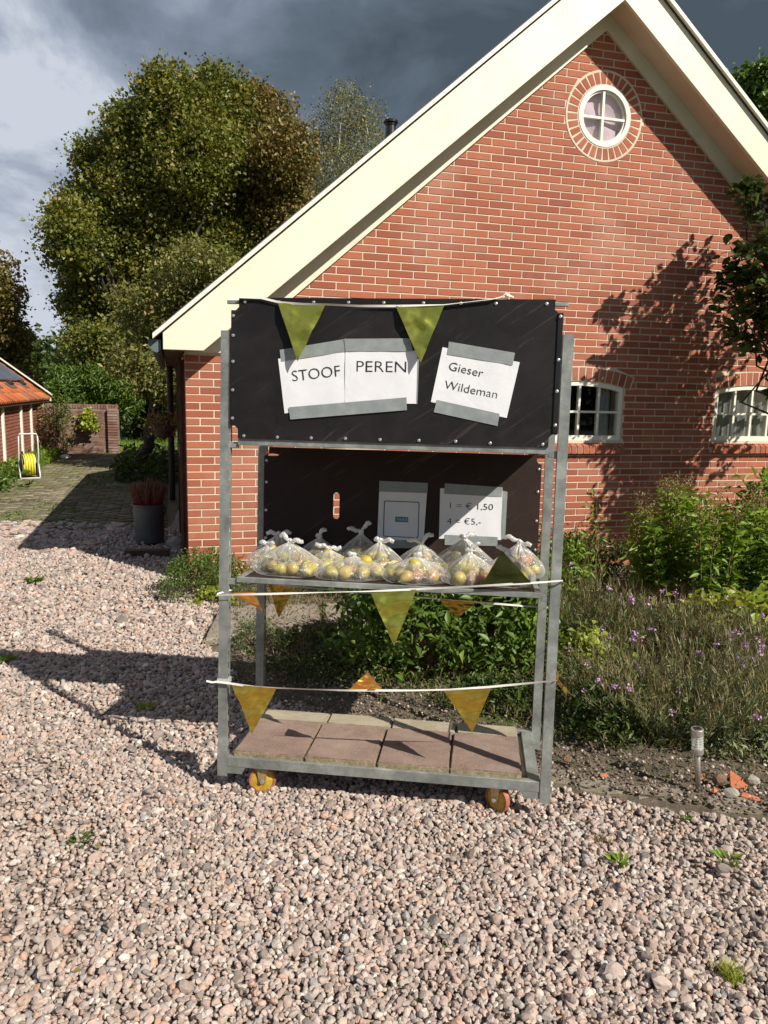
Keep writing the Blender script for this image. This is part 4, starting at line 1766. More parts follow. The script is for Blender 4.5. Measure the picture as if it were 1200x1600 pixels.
p4, c4 = paper('paper_sign', 'white sheet with a blue rounded frame taped to the rear board', [(0.576, 1.200), (0.794, 1.198), (0.784, 0.925), (0.572, 0.905)], YR, 9)
tape(p4, c4, [(0.575, 1.214), (0.796, 1.212), (0.795, 1.166), (0.575, 1.165)], YR - 0.002, 10)
tape(p4, c4, [(0.575, 0.945), (0.780, 0.950), (0.779, 0.915), (0.575, 0.905)], YR - 0.002, 11)


def rrect(x0, x1, z0, z1, r, n=5):
    P = []
    for cx, cz, a0 in ((x1 - r, z0 + r, -math.pi / 2), (x1 - r, z1 - r, 0), (x0 + r, z1 - r, math.pi / 2), (x0 + r, z0 + r, math.pi)):
        for i in range(n + 1):
            a = a0 + math.pi / 2 * i / n
            P.append((cx + r * math.cos(a), cz + r * math.sin(a)))
    return P


o_ = rrect(0.599 - c4[0], 0.761 - c4[0], 0.960 - c4[2], 1.125 - c4[2], 0.009)
i_ = rrect(0.6025 - c4[0], 0.7575 - c4[0], 0.9635 - c4[2], 1.1215 - c4[2], 0.007)
G().prism_holes(o_, [list(reversed(i_))], -0.0019, -0.0017).build('printed_frame', M['blue_ink'], p4)
G().prism_y(rrect(0.652 - c4[0], 0.712 - c4[0], 1.030 - c4[2], 1.054 - c4[2], 0.004), -0.0019, -0.0017).build('printed_label', M['teal_ink'], p4)
text(p4, c4, 'TIKKIE', 0.656, 1.036, 0.017, 0.0, YR - 0.0021, 'paper', wide=0.052)
p5, c5 = paper('paper_sign', 'white price sheet reading 1 = € 1,50 and 4 = €5,-', [(0.852, 1.190), (1.129, 1.203), (1.132, 0.968), (0.854, 0.962)], YR, 12)
tape(p5, c5, [(0.872, 1.213), (1.129, 1.205), (1.127, 1.162), (0.870, 1.166)], YR - 0.002, 13)
tape(p5, c5, [(0.881, 0.981), (1.117, 0.981), (1.117, 0.940), (0.881, 0.934)], YR - 0.002, 14)
tape(p5, c5, [(1.129, 1.19), (1.152, 1.185), (1.150, 0.975), (1.131, 0.970)], YR - 0.0004, 16)
text(p5, c5, '1 = € 1,50', 0.889, 1.101, 0.040, 0.0, YR - 0.0019, wide=0.192)
text(p5, c5, '4 = €5,-', 0.887, 1.030, 0.040, 0.02, YR - 0.0019, wide=0.152)


# bunting ----------------------------------------------------------------------
def ribbon(pts, w=0.0043, twist=0.9, seed=0):
    """flat ribbon through pts (trolley coordinates), slowly twisting"""
    r = random.Random(seed)
    P = []
    for i in range(len(pts) - 1):
        a, b = Vector(pts[i]), Vector(pts[i + 1])
        n = max(2, int((b - a).length / 0.02))
        for k in range(n):
            P.append(a.lerp(b, k / n))
    P.append(Vector(pts[-1]))
    V, F = [], []
    ph = r.uniform(0, 6)
    for i, p in enumerate(P):
        an = ph * 0.1 + twist * math.sin(i * 0.13 + ph)
        d = Vector((0, math.sin(an), math.cos(an))) * w
        V += [tuple(p + d), tuple(p - d)]
    for i in range(len(P) - 1):
        F.append((2 * i, 2 * i + 1, 2 * i + 3, 2 * i + 2))
    return V, F


def pennant(par, A, B, C, mat, wr=0.006, seed=0, n=34, bow=0.0):
    """foil triangle: A,B along the ribbon, C the tip"""
    r = random.Random(seed)
    ph = [r.uniform(0, 6.28) for _ in range(6)]
    fr = [r.uniform(9, 26) for _ in range(4)]
    A, B, C = Vector(A), Vector(B), Vector(C)
    nrm = (B - A).cross(C - A).normalized()
    V, F, idx = [], [], {}
    for i in range(n + 1):
        for j in range(n + 1 - i):
            u, v = i / n, j / n   # v towards tip
            p = A * (1 - u - v) + B * u + C * v
            x = u + v * 0.5
            wr_ = wr * 2.2
            q_ = Vector((x * 3.2 + ph[0] * 9, v * 4.5 + ph[1] * 7, ph[2]))
            cr_ = abs(math.sin(ph[3] + 3.0 * x + 2.2 * v)) * 0.5 + abs(math.sin(ph[4] - 2.6 * x + 4.1 * v)) * 0.45
            h = wr_ * (1.0 * mnoise.noise(q_ * 0.7) + 0.35 * mnoise.noise(q_ * 1.6) + 0.55 * cr_ - 0.3)
            h *= min(1, v * 5 + 0.15)
            h += bow * math.sin(math.pi * min(1, x)) * v
            p = p + nrm * h
            idx[(i, j)] = len(V)
            V.append(tuple(p))
    for i in range(n):
        for j in range(n - i):
            F.append((idx[(i, j)], idx[(i, j + 1)], idx[(i + 1, j)]))
            if i + j < n - 1:
                F.append((idx[(i + 1, j)], idx[(i, j + 1)], idx[(i + 1, j + 1)]))
    g = G().add(V, F)
    return g.build('pennant', M[mat], par, smooth=True)


def bunting(label, ribbons, pens, extra=None):
    t = thing('bunting', label, 'bunting', mat=TM, group='foil buntings tied round the trolley')
    for k, rb_ in enumerate(ribbons):
        V, F = ribbon(rb_, seed=k + len(label))
        G().add(V, F).build('ribbon', M['ribbon'], t, smooth=True)
    for k, p in enumerate(pens):
        pennant(t, *p[:4], seed=k * 7 + len(label), **(p[4] if len(p) > 4 else {}))
    return t


yb = -0.018
bt = bunting('foil bunting with two olive pennants hanging over the black panel', [
    [(0.047, yb, 1.934), (0.165, yb, 1.932), (0.241, yb, 1.915), (0.33, yb - .004, 1.909), (0.426, yb - .004, 1.908), (0.55, yb, 1.904), (0.687, yb, 1.905), (0.868, yb, 1.911), (0.96, yb, 1.922), (1.048, yb, 1.933), (1.083, yb + 0.01, 1.944)],
    [(1.083, yb + .01, 1.944), (1.096, yb + .01, 1.956), (1.112, yb + .01, 1.949)],
    [(1.083, yb + .01, 1.944), (1.105, yb + .02, 1.951), (1.125, yb + .025, 1.945)]],
    [((0.233, yb, 1.913), (0.419, yb, 1.908), (0.319, yb - 0.035, 1.693), 'foil_green', dict(wr=0.005, bow=0.012)),
     ((0.687, yb, 1.905), (0.870, yb, 1.911), (0.790, yb - 0.03, 1.694), 'foil_green', dict(wr=0.005, bow=0.012))])
yb = -0.022
bunting('foil bunting round the middle shelf with a large pale pennant hanging in front', [
    [(-0.004, yb, 0.762), (0.054, yb, 0.768), (0.219, yb, 0.780), (0.424, yb, 0.797), (0.619, yb, 0.812), (0.801, yb, 0.830), (1.021, yb, 0.853), (1.283, yb, 0.883), (1.354, yb, 0.893)],
    [(1.354, yb, 0.893), (1.357, 0.2, 0.80), (1.357, 0.575, 0.655)],
    [(1.357, 0.575, 0.655), (0.726, 0.575, 0.672), (0.363, 0.575, 0.684), (-0.006, 0.575, 0.700)],
    [(-0.006, 0.575, 0.700), (-0.006, 0.28, 0.73), (-0.004, yb, 0.762)],
    [(0.000, yb, 0.768), (0.10, 0.10, 0.79), (0.24, 0.3, 0.80)]],
    [((0.619, yb, 0.812), (0.801, yb, 0.829), (0.721, yb - 0.03, 0.604), 'foil_green', dict(wr=0.008, bow=0.02)),
     ((1.049, yb, 0.858), (1.236, yb, 0.879), (1.123, 0.012, 0.992), 'foil_dark', dict(wr=0.002)),
     ((0.030, 0.03, 0.765), (0.135, 0.02, 0.775), (0.176, 0.03, 0.695), 'foil_orange', dict(wr=0.005)),
     ((0.045, 0.575, 0.694), (0.175, 0.575, 0.688), (0.090, 0.60, 0.525), 'foil_gold', dict(wr=0.006)),
     ((0.865, 0.575, 0.667), (1.030, 0.575, 0.662), (0.952, 0.60, 0.575), 'foil_gold', dict(wr=0.006)),
     ((1.358, 0.12, 0.84), (1.358, 0.30, 0.76), (1.40, 0.28, 0.68), 'foil_gold', dict(wr=0.006))])
yb = -0.016
bunting('foil bunting tied low across the trolley with golden pennants over the slabs', [
    [(-0.045, yb, 0.404), (-0.02, yb, 0.400), (0.0, yb, 0.404), (0.051, yb, 0.401), (0.11, yb, 0.396), (0.171, yb, 0.393), (0.27, yb, 0.396), (0.381, yb, 0.399), (0.53, yb, 0.405), (0.688, yb, 0.416), (0.80, yb, 0.424), (0.938, yb, 0.437), (1.097, yb, 0.459), (1.22, yb, 0.480), (1.354, yb, 0.503)],
    [(1.354, yb, 0.503), (1.360, 0.25, 0.50), (1.360, 0.575, 0.47)]],
    [((0.060, yb, 0.398), (0.248, yb, 0.394), (0.160, -0.035, 0.208), 'foil_gold', dict(wr=0.008, bow=-0.02)),
     ((0.918, yb, 0.434), (1.105, yb, 0.459), (1.038, -0.035, 0.280), 'foil_gold', dict(wr=0.005)),
     ((0.540, yb, 0.404), (0.682, yb, 0.414), (0.612, 0.02, 0.476), 'foil_orange', dict(wr=0.004)),
     ((1.362, 0.14, 0.50), (1.362, 0.32, 0.495), (1.43, 0.25, 0.31), 'foil_gold', dict(wr=0.012))])
# knots of tape and ribbon at the left front post
kn = G()
kn.box(-0.004, 0.042, -0.006, 0.04, 0.392, 0.412)
kn.build('tape_wrap', simple('clear_tape', (0.45, 0.47, 0.46), 0.3, 0.0, var=0.2, scale=40), trolley)

# bags of pears -------------------------------------------------------------------
pear = G().lathe([(0.004, -0.030), (0.018, -0.027), (0.0265, -0.014), (0.0285, 0.0), (0.024, 0.013), (0.016, 0.025), (0.011, 0.034), (0.004, 0.0385)], 14)
pear.tube([(0, 0, 0.037), (0.002, 0.001, 0.050), (0.006, 0.002, 0.058)], 0.0015, 5)
pear_me = mesh('pear', pear.V, pear.F)
pear_me.materials.append(M['pear'])
pear_me.shade_smooth()


def bag(cx, cy, w, h, npear, ears, label, seed, d=None, lean=(0, 0)):
    r = random.Random(seed)
    d = d or w * 0.85
    M0 = TM @ Matrix.Translation((cx, cy, 0.8335)) @ Matrix.Rotation(r.uniform(-0.5, 0.5), 4, 'Z')
    t = thing('plastic_bag', 'clear plastic fruit ' + label, 'bag', mat=M0, group='bags of pears on the shelf')
    # pears first
    npear = int(npear * 1.4)
    pts = []
    tries = 0
    while len(pts) < npear and tries < 900:
        tries += 1
        a, q = r.uniform(0, 6.28), math.sqrt(r.random())
        lay = 0 if len(pts) < npear * 0.75 else 1
        k = 1.0 if lay == 0 else 0.45
        p = Vector((math.cos(a) * q * (w / 2 - 0.031) * k, math.sin(a) * q * (d / 2 - 0.031) * k, 0.031 + lay * 0.042))
        if all((p - x).length > 0.043 for x in pts):
            pts.append(p)
    for p in pts:
        o = link('pear', pear_me, None)
        k = r.uniform(0.80, 0.98)
        o.matrix_world = M0 @ Matrix.Translation(p) @ Matrix.Rotation(r.uniform(0, 6.28), 4, 'Z') @ Matrix.Rotation(r.uniform(0.9, 2.0), 4, 'X') @ Matrix.Scale(k, 4)
        tag(o, 'small pear in the ' + label, 'pear', 'pears in the ' + label)
    # film
    V, F, Rn = [], [], []
    nphi, nh = 72, 26
    ph = [r.uniform(0, 6.28) for _ in range(8)]
    nk = 0.009
    top_ = h
    for j in range(nh + 1):
        f = j / nh
        z = 0.001 + top_ * f ** 1.05
        # radius profile: bulge round the pears, shoulder, gathered neck
        if f < 0.42:
            s = 0.90 + 0.13 * math.sin(f / 0.42 * math.pi * 0.8)
            if f < 0.08:
                s *= 0.82 + 0.18 * (f / 0.08) ** 0.5
        else:
            g_ = (f - 0.42) / 0.58
            s = (0.965) * (1 - g_) ** 1.05 * (1 + 0.06 * math.sin(g_ * math.pi)) + 0.02
        for i in range(nphi):
            a = 2 * math.pi * i / nphi
            g_ = max(0, (f - 0.25) / 0.75)
            pl = (0.10 * math.sin(9 * a + ph[0] + 2 * f) + 0.07 * math.sin(17 * a + ph[1] - 3 * f) + 0.05 * math.sin(29 * a + ph[2])) * g_
            lu = (0.05 * math.sin(3 * a + ph[3]) + 0.045 * math.sin(5 * a + ph[4] + 6 * f) + 0.03 * math.sin(8 * a + ph[5] + 9 * f)) * (1 - g_ * 0.6)
            rr = s * (1 + pl + lu)
            x = math.cos(a) * (w / 2) * rr
            y = math.sin(a) * (d / 2) * rr
            m_ = max(nk, 0) if f > 0.97 else 0
            if f > 0.95:
                x = math.cos(a) * nk * (1 + 0.25 * math.sin(5 * a))
                y = math.sin(a) * nk * (1 + 0.25 * math.sin(5 * a))
            V.append((x + lean[0] * f * f, y + lean[1] * f * f, z))
            Rn.append(max(0, (f - 0.55) / 0.45) ** 1.4 * 0.8 + g_ * (0.5 * max(0, math.sin(9 * a + ph[0] + 2 * f)) ** 5 + 0.45 * max(0, math.sin(17 * a + ph[1] - 3 * f)) ** 6))
    for j in range(nh):
        for i in range(nphi):
            i2 = (i + 1) % nphi
            F.append((j * nphi + i, j * nphi + i2, (j + 1) * nphi + i2, (j + 1) * nphi + i))
    F.append(tuple(reversed(range(nphi))))
    g = G()
    g.V, g.F, g.R = V, F, Rn
    g.build('bag_film', M['bag'], t, smooth=True)
    # two handle ears knotted on top
    K = Vector((lean[0], lean[1], top_ + 0.002))
    kn = G().tube([K + Vector((-0.010, 0, 0.000)), K + Vector((0, 0.002, 0.004)), K + Vector((0.010, 0, 0.001))], [0.006, 0.009, 0.006], 8, r=1.0)
    kn.build('knot', M['bag'], t, smooth=True)
    for sx, L, up_ in ears:
        g = G()
        P, rad = [], []
        n = 9
        for i in range(n + 1):
            q = i / n
            P.append(K + Vector((sx * L * q, 0.006 * math.sin(q * 4 + seed), up_ * math.sin(q * 2.0) + 0.004 * math.sin(q * 9 + seed))))
            rad.append(0.0045 + 0.0055 * math.sin(q * 2.6) + 0.001 * math.sin(i * 2.3))
        g.tube(P, rad, 8, r=0.75)
        g.build('handle', M['bag'], t, smooth=True)
    return t


BAGS = [
    (0.120, 0.300, 0.180, 0.092, 5, [(-1, .04, .006), (1, .03, .006)], 'low bag at the left end of the shelf', 0.16),
    (0.135, 0.410, 0.215, 0.125, 5, [(-1, .055, .006), (1, .055, .006)], 'bag at the back left corner of the shelf', 0.17),
    (0.255, 0.140, 0.270, 0.133, 8, [(-1, .045, .024), (1, .060, .004)], 'large front bag near the left post', 0.21),
    (0.325, 0.400, 0.190, 0.122, 5, [(1, .030, .034), (-1, .015, .004)], 'back bag left of the hand hole', 0.17),
    (0.395, 0.275, 0.170, 0.090, 5, [(-1, .06, .014), (1, .05, .002)], 'small bag squeezed behind the two front left bags', 0.15),
    (0.530, 0.115, 0.260, 0.092, 8, [(-1, .020, .004)], 'low flat bag at the front left of the middle', 0.18),
    (0.514, 0.390, 0.185, 0.150, 6, [(-1, .060, .012), (1, .045, .042)], 'tall bag just right of the hand hole', 0.17),
    (0.615, 0.275, 0.190, 0.134, 6, [(1, .065, .003), (-1, .02, .004)], 'bag under the left edge of the blue framed sheet', 0.16),
    (0.784, 0.110, 0.250, 0.104, 8, [(1, .02, .004)], 'low wide bag in front of the blue framed sheet', 0.18),
    (0.790, 0.310, 0.190, 0.128, 5, [(-1, .060, .010), (1, .050, .036)], 'bag with spread handles between the two taped sheets', 0.17),
    (0.975, 0.310, 0.230, 0.158, 7, [(-1, .02, .004), (1, .045, .014)], 'tallest bag below the price sheet', 0.18),
    (1.000, 0.125, 0.205, 0.127, 7, [(1, .035, .030), (-1, .012, .004)], 'bag in front of the tallest bag', 0.18),
    (1.150, 0.145, 0.200, 0.130, 6, [(-1, .045, .014)], 'bag half hidden by the dark upturned pennant', 0.17),
    (1.205, 0.340, 0.195, 0.145, 6, [(-1, .065, .016), (1, .055, -.008)], 'bag at the right end of the shelf', 0.17)]
for k, (a_, b_, w_, h_, n_, e_, lb, d_) in enumerate(BAGS):
    bag(a_, b_, w_ * 1.10, h_ * 1.03, n_, e_, lb, k + 1, d=d_ * 1.08)

# ================================================================== SHED, GARDEN WALL, HOSE
SHM = Matrix.Translation((-8.56, 19.37, 0)) @ Matrix.Rotation(TH, 4, 'Z')
shed = thing('brick_shed', 'low brick shed with orange tiled roof, solar panels and cream posts', 'shed', mat=SHM)
# local: x to the right (east), y away; the visible wall is the plane x = 0, running y from -9 to 0
SL = 9.5
g = G().box(-3.6, -0.03, -SL, 0, -0.05, 1.26)
g.build('wall', M['mortar_old'], shed)
SB, SCH = 0.235, 0.068
bj = G()
cnt = 0
bm_ = {}
for j in range(18):
    z0 = 0.01 + j * SCH
    for n in range(41):
        y1 = -(n + (0.5 if j % 2 else 0)) * SB
        y0 = max(y1 - SB + 0.014, -SL)
        if y0 > y1 - 0.03:
            continue
        hide = any(abs((y0 + y1) / 2 + q) < 0.02 for q in (1.9,))
        if cnt < 240 and y1 > -4.6:
            if 'f' not in bm_:
                q = G().box(-0.05, 0, -SB + 0.014, 0, 0, SCH - 0.014)
                bm_['f'] = mesh('brick', q.V, q.F)
                bm_['f'].materials.append(M['shed_brick'])
            link('brick', bm_['f'], None, shed, loc=(random.uniform(-.002, .002), y1, z0))
            cnt += 1
        else:
            bj.box(-0.05, random.uniform(-.002, .002), y0, y1, z0, z0 + SCH - 0.014, random.random())
bj.build('brick', M['shed_brick_a'], shed, kind='stuff', label='remaining bricks of the shed wall')
for y in (-2.15, -3.35, -5.2, -7.4):
    G().box(0.004, 0.045, y - 0.045, y + 0.045, 0, 1.25).build('post', M['white'], shed)
G().box(-0.05, 0.07, -SL, 0.02, 1.25, 1.31).build('wall_plate', M['dark_wood'], shed)
RS = math.tan(R_(37))
# pantiles: individual tiles on the two lowest visible courses near the far end, the rest joined
tile = G()
for k in range(6):
    pass


def tile_geo(w=0.21, L=0.30):
    V, F = [], []
    n = 7
    for i in range(n + 1):
        u = i / n
        h = 0.036 * math.sin(u * 2 * math.pi)
        V += [(0.0, u * w, h + 0.018), (-L, u * w, h), (0.0, u * w, h), (-L, u * w, h - 0.015)]
    for i in range(n):
        a = 4 * i
        F += [(a, a + 4, a + 5, a + 1), (a + 2, a + 3, a + 7, a + 6), (a, a + 2, a + 6, a + 4)]
    return V, F


tv_, tf_ = tile_geo()
tm_ = mesh('roof_tile', tv_, tf_)
tm_.materials.append(M['tile'])
tm_.shade_smooth()
rot_roof = (0, math.atan(RS), 0)
tj = G()
ct = 0
mr = Matrix.Rotation(math.atan(RS), 3, 'Y')
for c in range(14):
    for n in range(46):
        y = -0.08 - (n + 1) * 0.20
        up_ = 0.02 + c * 0.245
        x, z = 0.17 - up_ * math.cos(math.atan(RS)), 1.30 + up_ * math.sin(math.atan(RS))
        if c < 5 and n < 40 and ct < 200:
            link('roof_tile', tm_, None, shed, loc=(x, y, z), rot=rot_roof)
            ct += 1
        else:
            tj.add([tuple(mr @ Vector(v) + Vector((x, y, z))) for v in tv_], tf_, random.random())
tj.build('roof_tile', M['tile'], shed, kind='stuff', label='remaining orange pantiles of the shed roof', smooth=True)
# far slope of the roof, gable board and gutter lath
G().add([(0.12, -0.0, 1.285), (-2.75, -0.0, 1.285 + 2.87 * RS), (-2.75, -SL, 1.285 + 2.87 * RS), (0.12, -SL, 1.285), (0.12, -0.0, 1.24), (-2.75, -0.0, 1.24 + 2.87 * RS), (-2.75, -SL, 1.24 + 2.87 * RS), (0.12, -SL, 1.24)], [(0, 1, 2, 3), (7, 6, 5, 4), (0, 4, 5, 1), (2, 6, 7, 3), (1, 5, 6, 2), (0, 3, 7, 4)]).build('roof_deck', M['dark_wood'], shed)
G().prism_y([(0.16, 1.33), (-2.76, 1.33 + 2.92 * RS), (-2.76, 1.25 + 2.92 * RS), (0.16, 1.25)][::-1], 0.0, 0.05).build('verge_board', M['white'], shed)
G().prism_y([(0.19, 1.40), (-2.76, 1.40 + 2.95 * RS), (-2.76, 1.43 + 2.95 * RS), (0.19, 1.43)], -0.05, 0.07).build('verge_board', M['white'], shed)
G().prism_y([(-0.03, 1.26), (-2.7, 1.26 + 2.67 * RS), (-2.7, 1.26)], -0.02, -0.005).build('gable_wall', M['shed_brick'], shed)


def on_roof(name, up0, up1, y0, y1, h0, h1, mat, parent=None):
    a = math.atan(RS)
    V = []
    for h in (h0, h1):
        for u, y in ((up0, y0), (up1, y0), (up1, y1), (up0, y1)):
            V.append((0.17 - u * math.cos(a) + h * math.sin(a), y, 1.30 + u * math.sin(a) + h * math.cos(a)))
    return G().add(V, [(0, 1, 2, 3), (7, 6, 5, 4), (0, 4, 5, 1), (1, 5, 6, 2), (2, 6, 7, 3), (3, 7, 4, 0)]).build(name, M[mat], parent or shed)


for k in range(6):
    y1 = -0.95 - k * 1.06
    up_ = 0.62
    for r_ in range(1 if k < 1 else 2):
        p = on_roof('solar_panel', up_ + r_ * 1.02, up_ + r_ * 1.02 + 0.98, y1 - 1.02, y1, 0.07, 0.10, 'panel_frame')
        on_roof('panel_glass', up_ + r_ * 1.02 + 0.025, up_ + r_ * 1.02 + 0.955, y1 - 0.995, y1 - 0.025, 0.101, 0.104, 'panel', p)
for k in range(3):
    y1 = -1.2 - k * 1.5
    on_roof('grey_flashing', 0.40, 0.58, y1 - 0.62, y1, 0.045, 0.055, 'panel_frame')
    on_roof('roof_hatch', 0.50, 0.60, y1 - 0.45, y1 - 0.05, 0.056, 0.09, 'dark')

# garden wall
GWM = Matrix.Translation((-8.42, 18.85, 0)) @ Matrix.Rotation(0.17, 4, 'Z')
gw = thing('garden_wall', 'old brown brick garden wall with a soldier course on top', 'wall', mat=GWM)
GL, GH = 1.80, 1.10
G().box(0.012, GL - 0.012, 0.006, 0.20, -0.02, GH - 0.01).build('wall_core', M['mortar_old'], gw)
q = G().box(0, 0.208, 0, 0.05, 0, 0.053)
gb = mesh('brick', q.V, q.F)
gb.materials.append(M['old_brick'])
for j in range(int((GH - 0.02) / 0.066)):
    for n in range(-1, 9):
        x0 = (n + (0.5 if j % 2 else 0)) * 0.222
        if x0 < -0.001 or x0 + 0.208 > GL:
            if x0 + 0.208 < 0.03 or x0 > GL - 0.03:
                continue
            a, b = max(x0, 0), min(x0 + 0.208, GL)
            G().box(a, b, 0, 0.05, 0, 0.053).build('brick', M['old_brick'], gw, loc=(0, random.uniform(-.004, .004), j * 0.066))
            continue
        link('brick', gb, None, gw, loc=(x0, random.uniform(-.004, .004), j * 0.066))
q = G().box(0, 0.052, 0, 0.21, 0, 0.105)
gs = mesh('coping_brick', q.V, q.F)
gs.materials.append(M['old_brick'])
for n in range(int(GL / 0.066)):
    link('coping_brick', gs, None, gw, loc=(n * 0.066 + 0.006, random.uniform(-.006, .004), GH + random.uniform(-.005, .006)), rot=(0, random.uniform(-.04, .04), 0))
for n in range(17):
    G().box(GL - 0.24, GL - 0.02, -0.10, -0.005, 0, 0.053).build('pier_brick', M['old_brick'], gw, loc=(random.uniform(-.003, .003), 0, n * 0.066))

# hose cart
hc = thing('hose_cart', 'white tube hose cart wound with yellow garden hose', 'hose reel', (-6.35, 13.62, 0.0), rotz=0.55)


def ftube(pts, r, name, mat, seg=8):
    return G().tube(pts, r, seg).build(name, M[mat], hc, smooth=True)


for sx in (-0.16, 0.16):
    ftube([(sx, 0.16, 0.02), (sx, 0.0, 0.24), (sx, -0.06, 0.42), (sx * 0.98, -0.08, 0.62), (sx * 0.95, -0.08, 0.76)], 0.012, 'frame_tube', 'reel_white')
    ftube([(sx, 0.16, 0.02), (sx, -0.14, 0.02), (sx, -0.16, 0.05), (sx, -0.03, 0.26)], 0.012, 'frame_tube', 'reel_white')
ftube([(-0.152, -0.08, 0.76), (-0.13, -0.08, 0.80), (0.13, -0.08, 0.80), (0.152, -0.08, 0.76)], 0.012, 'handle', 'reel_white')
ftube([(-0.16, -0.15, 0.02), (0.16, -0.15, 0.02)], 0.012, 'foot_bar', 'reel_white')
G().lathe([(0.20, -0.125), (0.20, -0.115), (0.09, -0.11), (0.09, 0.11), (0.20, 0.115), (0.20, 0.125)], 28, 'y').build('drum', M['hose_grey'], hc, loc=(0, 0, 0.25), rot=(0, 0, math.pi / 2))
hs = G()
pts = []
for i in range(9 * 24):
    a = 2 * math.pi * i / 24
    lay = (i // 24)
    x = -0.095 + 0.19 * ((i / 24) % 4.5) / 4.5
    rr = 0.165 if lay < 4.5 else 0.185
    pts.append((x, rr * math.cos(a), 0.25 + rr * math.sin(a)))
hs.tube(pts, 0.017, 6)
hs.build('hose', M['hose_yellow'], hc, smooth=True)
for sx in (-0.19, 0.19):
    G().lathe([(0.06, -0.015), (0.06, 0.015)], 16, 'y').build('wheel', M['hose_grey'], hc, loc=(sx, 0.14, 0.06), rot=(0, 0, math.pi / 2))
th = G().tube([(-6.62, 13.5, 0.10), (-6.85, 13.2, 0.05), (-7.15, 12.9, 0.08), (-7.4, 12.4, 0.04)], 0.012, 6)
# stake and leaning rake by the shed
rk = thing('garden_rake', 'thin wooden rake leaning against the shed corner', 'rake', (-7.9, 18.0, 0))
G().tube([(0.12, -0.5, 0.06), (-0.55, 0.1, 1.15)], 0.012, 6).build('handle', M['stem'], rk)
G().tube([(0.0, -0.5, 0.05), (0.24, -0.5, 0.05)], 0.012, 6).build('rake_head', M['stem'], rk)
o = rock_mesh('white_stone', 2, 12, 5)
o = link('white_stone', o, M['reel_white'], loc=(-7.2, 17.2, 0.05), scale=(0.14, 0.10, 0.08))
tag(o, 'white lump lying on the paving before the garden wall', 'stone')

# old paving of small bricks, seen at a grazing angle
pv = G()
pvm = NT('mossy_paver')
r_ = pvm.attr('rnd')
pc = pvm.ramp(r_, [(0, (0.11, 0.095, 0.06)), (0.5, (0.18, 0.155, 0.10)), (1, (0.27, 0.235, 0.165))])
ms = pvm.noise(0.9, 6, 0.7, vec=pvm.geo())
pc = pvm.mix(pvm.math('MULTIPLY', pvm.math('SUBTRACT', ms, 0.44, True), 4, True), pc, (0.13, 0.14, 0.045))
pvm.col(pc).rough(0.95)
pvm.bump(pvm.noise(45, 4, 0.7, vec=pvm.geo()), 0.7, 0.01)
vv, ff, rr_ = [], [], []
ca, sa = math.cos(TH), math.sin(TH)
for i in range(-46, 30):
    for j in range(0, 118):
        lx = i * 0.205 + (0.1 if j % 2 else 0)
        ly = j * 0.102
        x = -3.0 + lx * ca - ly * sa
        y = 8.6 + lx * sa + ly * ca
        if y > 19.6 or y < 8.7 or x < -0.52 * y - 1.0 or x > -1.8 - (y - 6.4) * 0.283 - 0.1:
            continue
        if x < -0.52 * 19.4 + (19.4 - y) * 0.10 + 1.9 and False:
            continue
        # ragged near edge where gravel takes over
        if y < 8.95 + 0.25 * math.sin(x * 2.3) + random.uniform(0, 0.15):
            continue
        w, l = 0.098, 0.0475
        h = random.gauss(0.012, 0.003)
        n = len(vv)
        tx, ty = random.gauss(0, 0.02), random.gauss(0, 0.03)
        c4 = [(-w, -l), (w, -l), (w, l), (-w, l)]
        r__ = random.random()
        for zz, k in ((-0.01, 1.0), (h, 0.95)):
            for a, b in c4:
                vv.append((x + (a * ca - b * sa) * k, y + (a * sa + b * ca) * k, zz + (a * tx + b * ty if zz > 0 else 0)))
                rr_.append(r__)
        ff += [(n + 4, n + 5, n + 6, n + 7), (n, n + 1, n + 5, n + 4), (n + 1, n + 2, n + 6, n + 5), (n + 2, n + 3, n + 7, n + 6), (n + 3, n, n + 4, n + 7)]
me = big_mesh('paving_bricks', vv, ff, rr_)
o = link('paving_bricks', me, pvm.m)
tag(o, 'mossy small brick paving leading past the shed', None, kind='stuff')

n_ = 620
P = np.column_stack([-4.9 + 1.9 * rng.random(n_), 7.5 + 1.7 * rng.random(n_), np.full(n_, 0.0)])
s_ = 0.028 + 0.03 * rng.random(n_)
P[:, 2] = s_ * 0.15
S = s_[:, None] * np.column_stack([1.2 + 0.4 * rng.random(n_), 1 + 0.3 * rng.random(n_), np.full(n_, 0.5)])
R = np.column_stack([rng.normal(size=n_) * .2, rng.normal(size=n_) * .2, rng.random(n_) * 6.28])
o = scatter('cobbles', P, S, R, rock_col)
o['label'] = 'worn cobbles where the gravel meets the old paving'
n_ = 700
P = np.column_stack([-7.5 + 5.0 * rng.random(n_), 7.6 + 8 * rng.random(n_), np.full(n_, 0.012)])
P = P[(np.sin(P[:, 0] * 2.3) + np.sin(P[:, 1] * 1.9 + P[:, 0]) > 0.5) & (P[:, 0] > -0.52 * P[:, 1] - 0.5) & (P[:, 0] < -2.9 - (P[:, 1] - 7.6) * 0.25)]
P = np.repeat(P, 14, 0) + rng.normal(size=(len(P) * 14, 3)) * np.array([0.05, 0.05, 0.003])
V, F, R2 = leaves(P, 0.035, 0.5, up=0.8)
o = link('paving_moss', big_mesh('paving_moss', V, F, R2), M['l_mid'])
tag(o, 'moss and tiny weeds in the joints of the old paving', None, kind='stuff')

